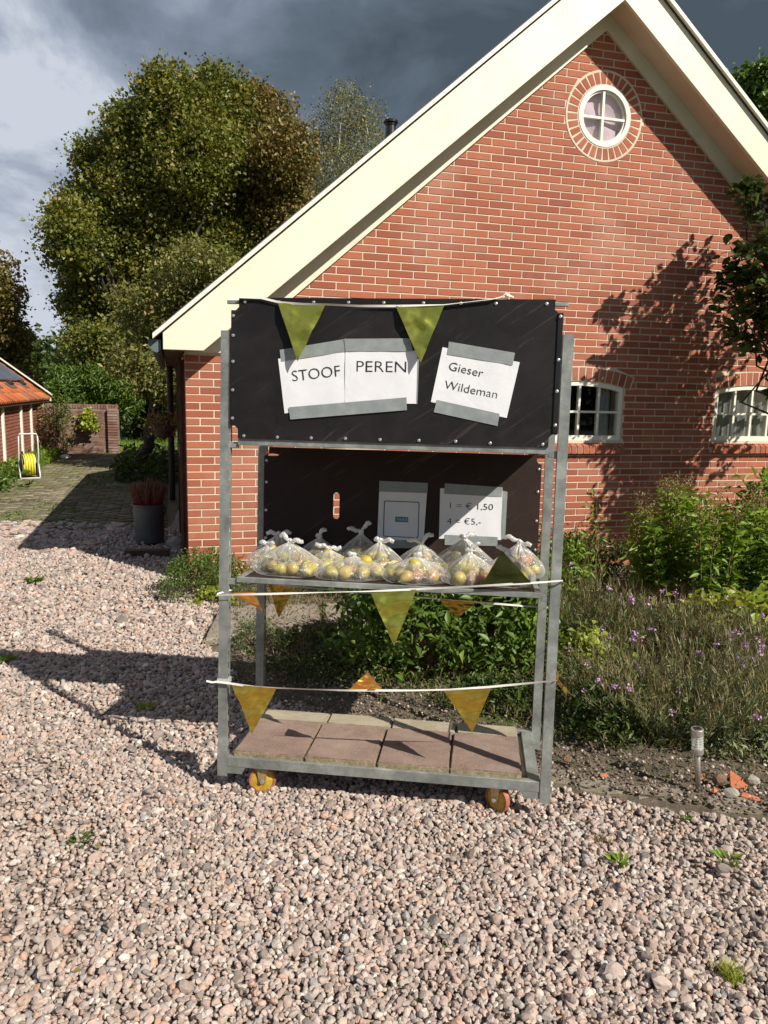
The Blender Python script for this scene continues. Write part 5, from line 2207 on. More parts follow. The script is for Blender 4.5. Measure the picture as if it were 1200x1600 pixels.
# ================================================================== BUCKET WITH HEATHER
bk = thing('zinc_bucket', 'tall zinc bucket planter in the shade beside the house', 'bucket', (-2.50, 8.05, 0.0))
G().lathe([(0.135, 0.012), (0.142, 0.012), (0.150, 0.05), (0.156, 0.22), (0.165, 0.42), (0.172, 0.425), (0.172, 0.44), (0.160, 0.44), (0.150, 0.40), (0.02, 0.39)], 32).build('bucket_body', M['zinc'], bk)
G().lathe([(0.150, 0.0), (0.152, 0.0), (0.154, 0.03), (0.146, 0.035)], 32).build('base_ring', M['black_metal'], bk)
G().tube([(-0.175, 0, 0.40), (-0.19, -0.03, 0.36), (-0.165, -0.06, 0.33)], 0.006, 6).build('handle', M['black_metal'], bk)
G().tube([(0.175, 0, 0.40), (0.19, -0.03, 0.36), (0.165, -0.06, 0.33)], 0.006, 6).build('handle', M['black_metal'], bk)
hp = thing('heather_plant', 'dark red heather growing upright in the zinc bucket', 'plant', (-2.50, 8.05, 0.39))
g1, g2 = G(), G()
for i in range(260):
    a, q = random.uniform(0, 6.28), math.sqrt(random.random())
    b0_ = Vector((math.cos(a) * q * 0.12, math.sin(a) * q * 0.12, 0.0))
    t_ = Vector((math.cos(a) * q * 0.21, math.sin(a) * q * 0.21, random.uniform(0.22, 0.36) * (1 - 0.25 * q)))
    m_ = b0_.lerp(t_, 0.6)
    g1.tube([b0_, m_], [0.006, 0.007], 4, cap=False)
    g2.tube([m_, t_], [0.007, 0.003], 4, cap=False)
g1.build('foliage', M['heather'], hp, kind='stuff')
g2.build('flower_tips', M['heather_tip'], hp, kind='stuff')
o = link('stone', rock_mesh('stone', 3, 9, 21), M['rock'], loc=(-2.20, 7.92, 0.055), scale=(0.10, 0.07, 0.065))
tag(o, 'smooth pale stone lying to the right of the zinc bucket', 'stone')
o = link('timber_block', mesh('timber_block', *(lambda q: (q.V, q.F))(G().box(-0.21, 0.21, -0.05, 0.05, 0, 0.075))), M['dark_wood'], loc=(-2.33, 7.42, 0.0), rot=(0, 0, 0.10))
tag(o, 'dark timber step lying in front of the zinc bucket', 'step')
# hanging basket on the side wall
hb = thing('hanging_basket', 'dark hanging basket with trailing plants on the shaded side wall', 'hanging basket', (-2.62, 9.1, 1.18))
G().lathe([(0.02, -0.12), (0.09, -0.09), (0.13, -0.02), (0.14, 0.04), (0.13, 0.04)], 16).build('basket', M['dark_wood'], hb)
P = rng.normal(size=(500, 3)) * np.array([0.10, 0.10, 0.06]) + np.array([0, 0, 0.06])
V, F, R2 = leaves(P, 0.05, 0.5)
o = link('foliage', big_mesh('foliage', V, F, R2), M['l_maple_red'], hb)
o['kind'] = 'stuff'
G().tube([(0, 0, 0.05), (0.0, 0, 0.5), (0.25, -0.05, 0.52)], 0.006, 6).build('bracket', M['black_metal'], hb)

# ================================================================== BED EDGE: slabs, kerb stones, fragments
def flag_stone(name, poly, z0, z1, mat, label, cat, group=None, rough_=0.004):
    cx = sum(p[0] for p in poly) / len(poly)
    cy = sum(p[1] for p in poly) / len(poly)
    n = len(poly)
    V = [(x - cx, y - cy, z) for z in (z0, z1) for x, y in poly]
    F = [tuple(reversed(range(n))), tuple(range(n, 2 * n))] + [(i, (i + 1) % n, (i + 1) % n + n, i + n) for i in range(n)]
    me = mesh(name, V, F)
    bm = bmesh.new()
    bm.from_mesh(me)
    bmesh.ops.bevel(bm, geom=list(bm.edges), offset=min(0.012, (z1 - z0) * 0.3), segments=2, affect='EDGES')
    bmesh.ops.subdivide_edges(bm, edges=[e for e in bm.edges if e.calc_length() > 0.08], cuts=5, use_grid_fill=True)
    bmesh.ops.recalc_face_normals(bm, faces=bm.faces)
    for v in bm.verts:
        v.co += Vector((random.gauss(0, rough_), random.gauss(0, rough_), random.gauss(0, rough_ * 0.8)))
    bm.to_mesh(me)
    bm.free()
    o = link(name, me, M[mat], loc=(cx, cy, 0), smooth=False)
    return tag(o, label, cat, group)


flag_stone('flag_stone', [(-1.16, 4.80), (-0.42, 5.22), (-0.50, 5.72), (-1.22, 5.60)], -0.01, 0.045, 'slab_grey', 'weathered grey flagstone at the left end of the bed behind the front post', 'flagstone')
flag_stone('flag_stone', [(-0.39, 5.24), (0.22, 5.42), (0.15, 5.92), (-0.46, 5.72)], -0.01, 0.045, 'slab_grey', 'weathered grey flagstone in the bed, partly under the dark green shrub', 'flagstone')
flag_stone('flag_stone', [(0.27, 5.44), (1.0, 5.62), (0.95, 6.1), (0.2, 5.94)], -0.01, 0.045, 'slab_grey', 'grey flagstone in the bed hidden behind the dark green shrub', 'flagstone')
kerb = [(0.74, 3.165, 0.20, -0.10, 'leftmost, beside the right front post'), (0.965, 3.085, 0.22, -0.24, 'second from the trolley post'), (1.19, 3.03, 0.20, -0.14, 'just left of the garden lamp'), (1.47, 2.955, 0.22, -0.05, 'in front of the orange tile pieces'), (1.72, 2.94, 0.22, 0.02, 'at the right edge of the picture')]
for x, y, l, a, d in kerb:
    c, s = math.cos(a), math.sin(a)
    P = [(x + c * u - s * v, y + s * u + c * v) for u, v in ((-l / 2, -0.055), (l / 2, -0.05), (l / 2, 0.055), (-l / 2, 0.05))]
    flag_stone('kerb_stone', P, -0.03, 0.015, 'kerb', 'sunken kerb stone along the planting bed, ' + d, 'kerb stone', 'kerb stones along the planting bed', 0.0035)


def frag(name, loc, sc, mat, label, cat, seed, cuts=9, rot=(0, 0, 0), sub=2):
    o = link(name, rock_mesh(name, sub, cuts, seed), M[mat], loc=loc, scale=sc, rot=rot)
    return tag(o, label, cat)


def shard(poly, th_, loc, rot, label):
    o = G().prism_y(poly, -th_ / 2, th_ / 2).build('tile_shard', M['terracotta'], None, bevel=0.0012)
    o.location = loc
    o.scale = (0.78, 0.78, 0.78)
    o.rotation_euler = rot
    tag(o, label, 'tile shard', 'orange tile shards by the garden lamp')


shard([(-0.045, -0.035), (0.035, -0.045), (0.052, 0.004), (-0.050, 0.050)], 0.012, (1.545, 3.075, 0.045), (-0.55, 0.10, -0.15), 'largest orange terracotta shard standing right of the garden lamp')
shard([(-0.05, -0.020), (0.05, -0.028), (0.042, 0.014), (-0.035, 0.022)], 0.010, (1.56, 2.995, 0.018), (-1.45, 0.1, -0.35), 'flat orange terracotta shard lying in front of the largest one')
shard([(-0.03, -0.02), (0.03, -0.025), (0.012, 0.028)], 0.010, (1.43, 3.04, 0.020), (-1.2, 0.3, 0.4), 'orange terracotta shard close to the foot of the garden lamp')
shard([(-0.028, -0.015), (0.02, -0.02), (0.025, 0.015), (-0.01, 0.02)], 0.009, (1.42, 3.15, 0.022), (-1.2, -0.3, 0.2), 'small orange shard just behind the garden lamp')
shard([(-0.028, -0.012), (0.026, -0.016), (0.018, 0.014), (-0.02, 0.012)], 0.009, (0.99, 3.15, 0.020), (-1.35, 0.1, 0.1), 'lone reddish shard halfway between trolley and garden lamp')
frag('stone', (1.60, 3.075, 0.048), (0.036, 0.03, 0.036), 'rock', 'pale mossy stone leaning on the largest orange shard', 'stone', 31, 12)
frag('stone', (1.49, 3.005, 0.028), (0.042, 0.028, 0.024), 'rock', 'pale lumpy stone in front of the orange shards', 'stone', 32, 14)
frag('stone', (1.475, 3.095, 0.040), (0.034, 0.028, 0.034), 'rock_brown', 'brown stone between the lamp and the largest orange shard', 'stone', 33, 12)
frag('stone', (-1.93, 6.47, 0.025), (0.075, 0.055, 0.035), 'rock', 'pale stone on the gravel beside the corner plant', 'stone', 34, 12)
frag('stone', (-1.76, 6.62, 0.02), (0.05, 0.05, 0.03), 'rock', 'smaller pale stone against the house corner', 'stone', 35, 12)
frag('stone', (0.86, 3.27, 0.03), (0.03, 0.022, 0.02), 'rock_brown', 'small dark stone lying on the soil near the right post', 'stone', 36, 12)

# ================================================================== GARDEN LAMP
lp = thing('solar_garden_light', 'brushed steel solar garden light with a clear ribbed glass standing at the bed edge', 'garden light', (1.368, 3.06, 0.004))
lp.rotation_euler = (0.02, -0.105, 0)
G().lathe([(0.0115, 0.0), (0.0115, 0.170), (0.009, 0.172)], 20).build('stake', M['steel'], lp, smooth=True)
G().lathe([(0.006, 0.166), (0.021, 0.170), (0.0255, 0.178), (0.0255, 0.198), (0.022, 0.200)], 24).build('lower_collar', M['steel'], lp)
gl = G().lathe([(0.0225, 0.2005)] + [(0.0240 + 0.0009 * math.sin(i * 1.5), 0.202 + i * 0.0028) for i in range(20)] + [(0.0225, 0.2575)], 24)
gl.build('glass', M['ribbed'], lp, smooth=True)
G().lathe([(0.006, 0.2005), (0.007, 0.225), (0.003, 0.2572)], 10).build('bulb', M['reel_white'], lp)
G().lathe([(0.023, 0.258), (0.0262, 0.259), (0.0262, 0.284), (0.0245, 0.288), (0.004, 0.288)], 24).build('cap', M['steel'], lp)
G().box(-0.014, 0.014, -0.014, 0.014, 0.2885, 0.2895).build('solar_cell', M['panel'], lp)

# ================================================================== PLANTS
def stems_for(base_pts, tips, r=0.003, wob=0.05, mat='stem', parent=None, name='stem', seg=4, kind='stuff'):
    g = G()
    for a, b in zip(base_pts, tips):
        limb(g, a, b, r, r * 0.45, wob, seg, 4)
    return g.build(name, M[mat], parent, kind=kind)


def bush(name, label, loc, rx, ry, h, nleaf, size, mat, aspect=0.5, nst=26, group=None, cat='shrub', lift=0.12, clump=0.05, flat=0.8, per=14, stem='stem', up=0.4, sr=0.004):
    t = thing(name, label, cat, loc, group=group)
    m = max(6, nleaf // per)
    a = rng.random(m) * 2 * np.pi
    q = np.sqrt(rng.random(m))
    zf = rng.random(m) ** 0.75
    prof = np.sqrt(np.clip(1 - (zf * 0.96) ** 2.6, 0.03, 1)) * (0.72 + 0.28 * np.minimum(1, zf * 4))
    wob = 1 + 0.22 * np.sin(a * 3 + loc[0] * 7) + 0.12 * np.sin(a * 5 + loc[1])
    X = np.cos(a) * q ** 0.7 * rx * prof * wob
    Y = np.sin(a) * q ** 0.7 * ry * prof * wob
    Z = lift + zf * (h - lift) * (0.90 + 0.18 * np.sin(a * 4 + 2))
    C = np.stack([X, Y, Z], 1)
    k = np.repeat(np.arange(m), per)
    P = C[k] + rng.normal(size=(len(k), 3)) * clump * np.array([1, 1, flat])
    P[:, 2] = np.maximum(P[:, 2], 0.01)
    r = np.clip(rng.random(m)[k] * 0.55 + rng.random(len(k)) * 0.45, 0, 1)
    V, F, R2 = leaves(P, size, aspect, up=up, r=r)
    o = link('foliage', big_mesh('foliage', V, F, R2), M[mat], t)
    o['kind'] = 'stuff'
    sel = rng.choice(m, min(nst, m), replace=False)
    bases = [(C[i][0] * 0.3, C[i][1] * 0.3, -0.02) for i in sel]
    stems_for(bases, [tuple(C[i]) for i in sel], sr, 0.05, stem, t)
    return t


def blades(P, h, w, lean=0.35, r=None):
    """grass blades of two triangles each"""
    P = np.asarray(P, float)
    n = len(P)
    a = rng.random(n) * 2 * np.pi
    H = h * (0.5 + 0.8 * rng.random(n))
    d = np.stack([np.cos(a), np.sin(a), np.zeros(n)], 1)
    s = np.stack([-np.sin(a), np.cos(a), np.zeros(n)], 1) * w
    L = lean * rng.random(n)[:, None]
    mid = P + d * L * H[:, None] * 0.4 + np.array([0, 0, 1]) * H[:, None] * 0.6
    tip = P + d * L * H[:, None] * 1.2 + np.array([0, 0, 1]) * H[:, None]
    V = np.stack([P - s, P + s, mid + s * 0.7, mid - s * 0.7, tip], 1).reshape(-1, 3)
    i = np.arange(n)[:, None] * 5
    F = np.concatenate([i + np.array([[0, 1, 2]]), i + np.array([[0, 2, 3]]), i + np.array([[3, 2, 4]])], 0)
    rr = rng.random(n) if r is None else r
    return V, F, np.repeat(rr, 5)


# green plant at the house corner
bush('corner_shrub', 'low bright green shrub at the foot of the left house corner', (-1.40, 6.02, 0.0), 0.42, 0.34, 0.34, 5200, 0.026, 'l_mid', 0.4, 30, lift=0.02, clump=0.03)
bush('yellow_green_herb', 'small yellow green herb in front of the corner shrub', (-1.28, 5.78, 0.0), 0.16, 0.12, 0.13, 500, 0.028, 'l_yellow', 0.7, 8, cat='plant', lift=0.02, clump=0.02)
# lush dark shrub behind the trolley
bush('leafy_shrub', 'lush green leafy shrub standing right behind the trolley', (0.30, 4.42, 0.02), 0.62, 0.42, 0.80, 7600, 0.060, 'l_mid', 0.42, 40, lift=0.02, clump=0.055, per=12)
bush('leafy_shrub', 'smaller leafy shrub filling the gap beside the right rear post', (0.86, 4.62, 0.02), 0.30, 0.26, 0.62, 2400, 0.058, 'l_bright', 0.42, 20, lift=0.04, clump=0.05, per=12)
# grey lavender-like tuft behind the left front post
bush('grey_herb', 'small grey green herb tuft behind the left front post', (-0.80, 4.72, 0.02), 0.17, 0.13, 0.17, 1500, 0.022, 'l_grey', 0.22, 20, cat='plant', lift=0.01, clump=0.02)
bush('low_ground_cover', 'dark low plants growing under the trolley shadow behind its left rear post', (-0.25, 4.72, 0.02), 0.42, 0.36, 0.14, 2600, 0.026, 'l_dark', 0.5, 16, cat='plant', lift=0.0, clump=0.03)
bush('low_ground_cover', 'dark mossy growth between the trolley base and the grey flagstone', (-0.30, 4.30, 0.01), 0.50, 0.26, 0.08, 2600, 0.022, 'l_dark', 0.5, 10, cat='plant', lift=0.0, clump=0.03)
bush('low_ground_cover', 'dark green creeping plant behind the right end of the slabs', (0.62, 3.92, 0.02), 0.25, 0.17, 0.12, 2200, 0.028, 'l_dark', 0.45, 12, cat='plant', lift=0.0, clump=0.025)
# low plants against the wall, in shade, behind
bush('wall_shrub', 'dark shrub at the foot of the wall behind the trolley', (-0.1, 6.2, 0.02), 0.8, 0.30, 0.26, 4200, 0.035, 'l_dark', 0.5, 20, lift=0.0, clump=0.05)
bush('wall_shrub', 'dark shrub at the foot of the wall right of the trolley', (1.70, 6.55, 0.02), 0.55, 0.35, 0.42, 3600, 0.04, 'l_dark', 0.45, 20, lift=0.0, clump=0.06)
# slender leafy stalks right of the trolley
bush('leafy_stalks', 'slender bright leafy stalks right behind the right front post', (1.36, 5.45, 0.02), 0.12, 0.12, 0.62, 420, 0.060, 'l_bright', 0.36, 22, cat='plant', lift=0.10, clump=0.05, per=9, sr=0.003)
bush('leafy_stalks', 'taller thin stalk with small leaves against the brick wall', (1.62, 5.75, 0.02), 0.10, 0.1, 0.92, 90, 0.055, 'l_bright', 0.36, 10, cat='plant', lift=0.3, clump=0.045, per=8, sr=0.003)
bush('fern_tuft', 'little fern-like plant with narrow leaves beside the right front post', (0.985, 4.00, 0.05), 0.10, 0.10, 0.24, 200, 0.06, 'l_mid', 0.22, 8, cat='plant', lift=0.08, clump=0.03)

# tall leafy perennial in front of the windows
t = thing('tall_perennial', 'tall leafy perennial with rusty seed heads below the right window', 'shrub', (2.52, 5.75, 0.02))
cen = []
for i in range(96):
    a, q = random.uniform(0, 6.28), math.sqrt(random.random())
    x, y = math.cos(a) * q * 0.72, math.sin(a) * q * 0.42
    h = (0.98 - 0.22 * q) * random.uniform(0.72, 1.06) * (1.0 + 0.12 * math.exp(-((x + 0.25) / 0.22) ** 2))
    cen.append((x, y, h))
P, r, ax = [], [], []
for x, y, h in cen:
    bx, by = x * 0.75, y * 0.75
    n = int(58 * h)
    for k in range(n):
        f = 0.30 + 0.66 * k / n
        a = k * 2.4
        P.append((bx + (x - bx) * f + 0.012 * math.cos(a), by + (y - by) * f + 0.012 * math.sin(a), h * f))
        ax.append((math.cos(a), math.sin(a), 0.25))
        r.append(min(1, max(0, 0.15 + 0.5 * f + random.uniform(-.2, .3))))
V, F, R2 = leaves(P, 0.085, 0.36, r=r, axis=np.array(ax), jitter=0.2)
o = link('foliage', big_mesh('foliage', V, F, R2), M['l_bright'], t)
o['kind'] = 'stuff'
stems_for([(x * 0.75, y * 0.75, -0.03) for x, y, h in cen], [(x, y, h) for x, y, h in cen], 0.0042, 0.012, 'stem', t)
P = []
for x, y, h in cen[:56]:
    if h > 0.55:
        m = 150
        q = rng.normal(size=(m, 3)) * np.array([0.035, 0.035, 0.038]) + np.array([x, y, h + 0.02])
        P.append(q)
V, F, R2 = leaves(np.concatenate(P), 0.013, 0.6)
o = link('seed_heads', big_mesh('seed_heads', V, F, R2), M['l_seed'], t)
o['kind'] = 'stuff'
bush('leafy_shrub', 'bright leafy shrub at the right edge of the picture below the window', (3.15, 6.05, 0.02), 0.5, 0.4, 1.0, 2600, 0.075, 'l_bright', 0.4, 30, lift=0.2, clump=0.06, per=12)

# wallflower bushes with purple flowers


def wallflower(label, loc, rx, ry, h, n, nfl):
    t = thing('wallflower_bush', label, 'flower bush', loc, group='purple flowering bushes in the bed')
    bases, tips, P, R_l, axl = [], [], [], [], []
    for i in range(n):
        a, q = random.uniform(0, 6.28), math.sqrt(random.random())
        b = Vector((math.cos(a) * q * rx * 0.55, math.sin(a) * q * ry * 0.55, 0.0))
        e = Vector((math.cos(a) * q * rx * 1.05, math.sin(a) * q * ry * 1.05, h * random.uniform(0.55, 1.08) * (1 - 0.35 * q * q)))
        bases.append(b)
        tips.append(e)
        for k in range(17):
            f = 0.12 + 0.75 * random.random()
            p = b.lerp(e, f)
            P.append(p)
            d = (e - b).normalized()
            axl.append(tuple(d * 0.8 + Vector((random.gauss(0, .6), random.gauss(0, .6), 0.3))))
            R_l.append(random.random())
    V, F, R2 = leaves([tuple(p) for p in P], 0.042, 0.15, r=R_l, axis=np.array(axl), fold=0.08)
    o = link('foliage', big_mesh('foliage', V, F, R2), M['l_grey'], t)
    o['kind'] = 'stuff'
    # seed pods: dry thin blades along upper stems
    PP = [tuple(b.lerp(e, random.uniform(0.5, 1.0))) for b, e in zip(bases, tips) for _ in range(9)]
    V, F, R2 = blades(PP, 0.060, 0.0013, 1.0)
    o = link('seed_pods', big_mesh('seed_pods', V, F, R2), M['l_dry'], t)
    o['kind'] = 'stuff'
    g = G()
    for b, e in zip(bases, tips):
        g.tube([b, b.lerp(e, 0.5) + Vector((random.gauss(0, .012), random.gauss(0, .012), 0)), e], [0.0024, 0.0019, 0.0010], 3, cap=False)
    g.build('stem', M['stem_olive'], t, kind='stuff')
    sel = random.sample(tips, min(nfl, len(tips)))
    for e in sel:
        m = random.randint(4, 10)
        q = rng.normal(size=(m * 2, 3)) * np.array([0.009, 0.009, 0.007]) + np.array(e) + np.array([0, 0, 0.008])
        V, F, R2 = leaves(q, 0.0105, 0.95, up=1.0)
        link('flower_head', big_mesh('flower_head', V, F, R2), M['flower'], t)
    return t


wallflower('wide grey green bush with purple flowers behind the garden lamp', (1.55, 3.68, 0.01), 0.70, 0.44, 0.50, 430, 40)
wallflower('grey green purple flowering bush close beside the right front post', (1.32, 4.75, 0.03), 0.42, 0.34, 0.55, 300, 16)
wallflower('dry purple flowering bush between the lamp bush and the tall perennial', (2.00, 4.75, 0.03), 0.45, 0.32, 0.42, 280, 12)
wallflower('sparse grey green flowering bush cut by the right edge of the picture', (2.35, 4.15, 0.03), 0.42, 0.40, 0.48, 260, 6)
bush('low_shrub', 'dark green undergrowth at the left foot of the wide purple bush', (1.12, 3.58, 0.01), 0.26, 0.24, 0.24, 2300, 0.032, 'l_dark', 0.4, 14, cat='plant', lift=0.0, clump=0.03)
bush('low_shrub', 'low dark foliage at the foot of the wide purple bush right of the lamp', (1.75, 3.42, 0.01), 0.42, 0.12, 0.16, 1500, 0.035, 'l_grey', 0.3, 14, cat='plant', lift=0.0, clump=0.03)
bush('cranesbill_patch', 'yellow green cranesbill patch at the right edge of the bed', (2.62, 4.95, 0.03), 0.62, 0.34, 0.30, 2400, 0.060, 'l_yellow', 0.85, 14, cat='plant', lift=0.08, clump=0.05, per=10, up=1.2)
bush('cranesbill_patch', 'small yellow green patch beside the purple bush near the right post', (1.22, 4.25, 0.03), 0.14, 0.12, 0.28, 300, 0.045, 'l_yellow', 0.8, 6, cat='plant', lift=0.06, clump=0.04, per=10, up=1.0)
# bent dry stalk by the lamp
bs = G().tube([(0, 0, 0.02), (-0.012, 0.0, 0.10), (-0.006, 0.005, 0.20), (0.012, 0.01, 0.27), (0.022, 0.01, 0.30)], 0.0016, 5)
o = bs.build('dry_stalk', M['l_dry'] if False else M['stem'])
o.location = (1.33, 3.03, 0.0)
tag(o, 'thin bent dry stalk beside the garden lamp', 'stalk')
tw_ = G()
limb(tw_, (0, 0, 0), (0.055, -0.07, 0.02), 0.004, 0.002, 0.08, 5)
o = tw_.build('twig', M['bark'])
o.location = (0.985, 3.02, 0.035)
tag(o, 'short dark twig lying over the kerb stones', 'twig')

# weeds in the gravel
def weed(label, loc, n, h, mat, leafy=False, rad=0.035):
    if leafy:
        a = rng.random(n) * 6.283
        P = np.stack([np.cos(a), np.sin(a), np.zeros(n)], 1) * rad * rng.random(n)[:, None] + np.array([0, 0, 0.012])
        ax = np.stack([np.cos(a), np.sin(a), 0.45 + 0 * a], 1)
        V, F, R2 = leaves(P, h, 0.42, axis=ax * 1.5, up=1.0)
    else:
        P = rng.normal(size=(n, 3)) * np.array([rad, rad, 0]) + np.array([0, 0, 0.0])
        V, F, R2 = blades(P, h, 0.0017, 1.1)
    o = link('weed', big_mesh('weed', V, F, R2), M[mat], loc=loc)
    o.scale = (0.75, 0.75, 0.75)
    tag(o, label, 'weed', 'weeds in the gravel')


weed('bright grass tuft in the gravel at the bottom right', (1.03, 1.985, 0.01), 190, 0.055, 'l_yellow', rad=0.022)
weed('green leafy weed in the gravel below the right wheel side', (0.868, 2.52, 0.008), 26, 0.042, 'l_bright', True)
weed('dry pale grass tuft just above the leafy weed on the right', (0.85, 2.66, 0.008), 90, 0.035, 'l_dry', rad=0.03)
weed('flat green weed on the left foreground gravel', (-1.09, 2.585, 0.006), 30, 0.035, 'l_mid', True, 0.045)
weed('green weed on the gravel far left before the paving', (-2.94, 6.30, 0.006), 40, 0.085, 'l_bright', True, 0.05)
weed('small yellow green weed near the trolley shadow', (-1.22, 3.78, 0.006), 34, 0.04, 'l_yellow', True, 0.06)
weed('green weed at the left picture edge beside the shadow', (-2.28, 4.42, 0.006), 40, 0.06, 'l_bright', True, 0.06)
weed('small weed on the right gravel near the picture edge', (1.27, 2.55, 0.006), 24, 0.04, 'l_bright', True, 0.045)
weed('tiny weed in the gravel right of centre', (1.22, 2.82, 0.006), 16, 0.026, 'l_bright', True, 0.02)
# many tiny sprouts nobody could count
m = 900
P = np.stack([rng.random(m) * 5.4 - 2.9, 1.6 + rng.random(m) * 4.2, np.full(m, 0.008)], 1)
k = in_poly(P, GRAVEL) & (np.sin(P[:, 0] * 3.1 + 1) + np.sin(P[:, 1] * 4.3 + P[:, 0]) > 0.75)
P = P[k]
P = np.repeat(P, 7, 0) + rng.normal(size=(len(P) * 7, 3)) * np.array([0.010, 0.010, 0.001])
V, F, R2 = leaves(P, 0.013, 0.5, up=0.8)
o = link('gravel_sprouts', big_mesh('gravel_sprouts', V, F, R2), M['l_mid'])
tag(o, 'tiny green sprouts scattered through the gravel', None, kind='stuff')
m = 260
P = np.stack([rng.random(m) * 6 - 3.2, 1.6 + rng.random(m) * 5.6, np.full(m, 0.016)], 1)
P = P[in_poly(P, GRAVEL)]
V, F, R2 = leaves(P, 0.020, 0.7, up=2.0)
o = link('leaf_litter', big_mesh('leaf_litter', V, F, R2), M['l_seed'])
tag(o, 'small dry leaves and bits lying over the gravel', None, kind='stuff')
# litter and fine growth on the soil bed
m = 26000
P = np.stack([rng.random(m) * 4.6 - 1.2, 2.95 + rng.random(m) * 3.4, np.full(m, 0.045)], 1)
BED = [(3.4, 2.98), (1.45, 3.02), (0.80, 3.22), (0.0, 3.75), (-0.72, 4.08), (-1.0, 4.65), (-1.15, 4.95), (-1.2, 5.85), (-1.5, 6.3), (3.4, 7.7)]
P = P[in_poly(P, BED)]
near_edge = P[:, 1] - np.interp(P[:, 0], [-1.2, -0.72, 0, 0.8, 1.45, 3.4], [5, 4.08, 3.75, 3.22, 3.02, 2.98])
P = P[(near_edge > 0.25) | (rng.random(len(P)) < 0.25)]
P[:, 2] = 0.036 + 0.02 * rng.random(len(P))
V1 = leaves(P[: len(P) * 2 // 3], 0.022, 0.45, up=0.8)
V2 = blades(np.repeat(P[len(P) * 2 // 3:], 2, 0) + rng.normal(size=(2 * len(P[len(P) * 2 // 3:]), 3)) * np.array([0.03, 0.03, 0.0]), 0.04, 0.0016, 2.2)
for nm_, (V, F, R2), mt in (('bed_ground_cover', V1, 'l_dark'), ('bed_dry_litter', V2, 'l_dry')):
    o = link(nm_, big_mesh(nm_, V, F, R2), M[mt])
    tag(o, 'low growth and dry litter covering the soil of the bed', None, kind='stuff')
# crumbs of stone and soil on the bed margin
m = 3600
x = rng.random(m) * 3.2 - 1.0
y = np.interp(x, [-1.2, -0.72, 0, 0.8, 1.45, 3.4], [4.9, 4.08, 3.75, 3.22, 3.0, 2.95]) + np.abs(rng.normal(size=m)) * 0.24 - 0.12
s = 0.004 + 0.007 * rng.random(m) ** 2
P = np.column_stack([x, y, 0.02 + np.clip((y - np.interp(x, [-1.2, -0.72, 0, 0.8, 1.45, 3.4], [4.9, 4.08, 3.75, 3.22, 3.0, 2.95])) * 0.2, 0, 0.025)])
S = s[:, None] * np.array([1.2, 1, 0.8])
R = np.column_stack([rng.normal(size=m) * .4, rng.normal(size=m) * .4, rng.random(m) * 6.28])
crumb_col = bpy.data.collections.new('crumb_variants')
for i in range(12):
    me_ = rock_mesh('soil_crumb', 1, 8 + i % 5, 300 + i)
    me_.materials.append(M['crumb'] if i % 4 else M['pebble'])
    crumb_col.objects.link(bpy.data.objects.new('soil_crumb', me_))
o = scatter('bed_edge_pebbles', P, S, R, crumb_col)
o['label'] = 'small pebbles and crumbs along the soil margin of the bed'

# verge growth by the shed and hose, lawn grass
m = 5200
P = np.column_stack([-6.9 - 1.2 * rng.random(m), 11.5 + 6.8 * rng.random(m), np.full(m, 0.0)])
P[:, 0] -= (P[:, 1] - 12.6) * 0.22 - 0.6
V1 = leaves(P[:3000] + np.column_stack([np.zeros(3000), np.zeros(3000), rng.random(3000) * 0.22]), 0.11, 0.4, up=0.3)
V2 = blades(P[3000:], 0.26, 0.005, 0.8)
V, F, R2 = merge([V1, V2])
o = link('verge_weeds', big_mesh('verge_weeds', V, F, R2), M['l_bright'])
tag(o, 'rank green weeds along the foot of the shed', None, kind='stuff')
m = 5000
P = np.column_stack([-9.3 + 6.0 * rng.random(m), 19.4 + 4 * rng.random(m), np.full(m, 0.0)])
V, F, R2 = blades(P, 0.12, 0.006, 0.8)
o = link('lawn_grass', big_mesh('lawn_grass', V, F, R2), M['l_bright'])
tag(o, 'sunlit lawn grass beyond the paving', None, kind='stuff')
m = 2600
P = np.column_stack([-4.7 + 1.5 * rng.random(m), 13.2 + 5.5 * rng.random(m), np.abs(rng.normal(size=m)) * 0.14])
P[:, 0] -= (P[:, 1] - 13.2) * 0.30
V, F, R2 = leaves(P, 0.12, 0.5)
o = link('border_plants', big_mesh('border_plants', V, F, R2), M['l_dark'])
tag(o, 'low leafy border growing beyond the side of the house', None, kind='stuff')
bush('climbing_plant', 'thin brown climbing stems with few leaves on the shed corner', (-8.05, 18.2, 0.0), 0.35, 0.25, 1.25, 420, 0.09, 'l_seed', 0.4, 26, cat='plant', lift=0.1, clump=0.1, sr=0.008)
bush('tall_weed', 'tall green stalks against the left part of the garden wall', (-7.75, 18.5, 0.0), 0.28, 0.2, 1.5, 520, 0.09, 'l_mid', 0.3, 16, cat='plant', lift=0.2, clump=0.08, sr=0.006)
bush('wall_climber', 'yellow green leafy climber on the middle of the garden wall', (-7.28, 18.85, 0.55), 0.20, 0.12, 0.45, 520, 0.085, 'l_yellow', 0.8, 6, cat='plant', lift=0.05, clump=0.06, sr=0.006)
bush('roadside_leaves', 'broad green leaves at the left picture edge near the hose cart', (-6.25, 11.9, 0.0), 0.5, 0.6, 0.30, 700, 0.12, 'l_mid', 0.5, 8, cat='plant', lift=0.02, clump=0.12)

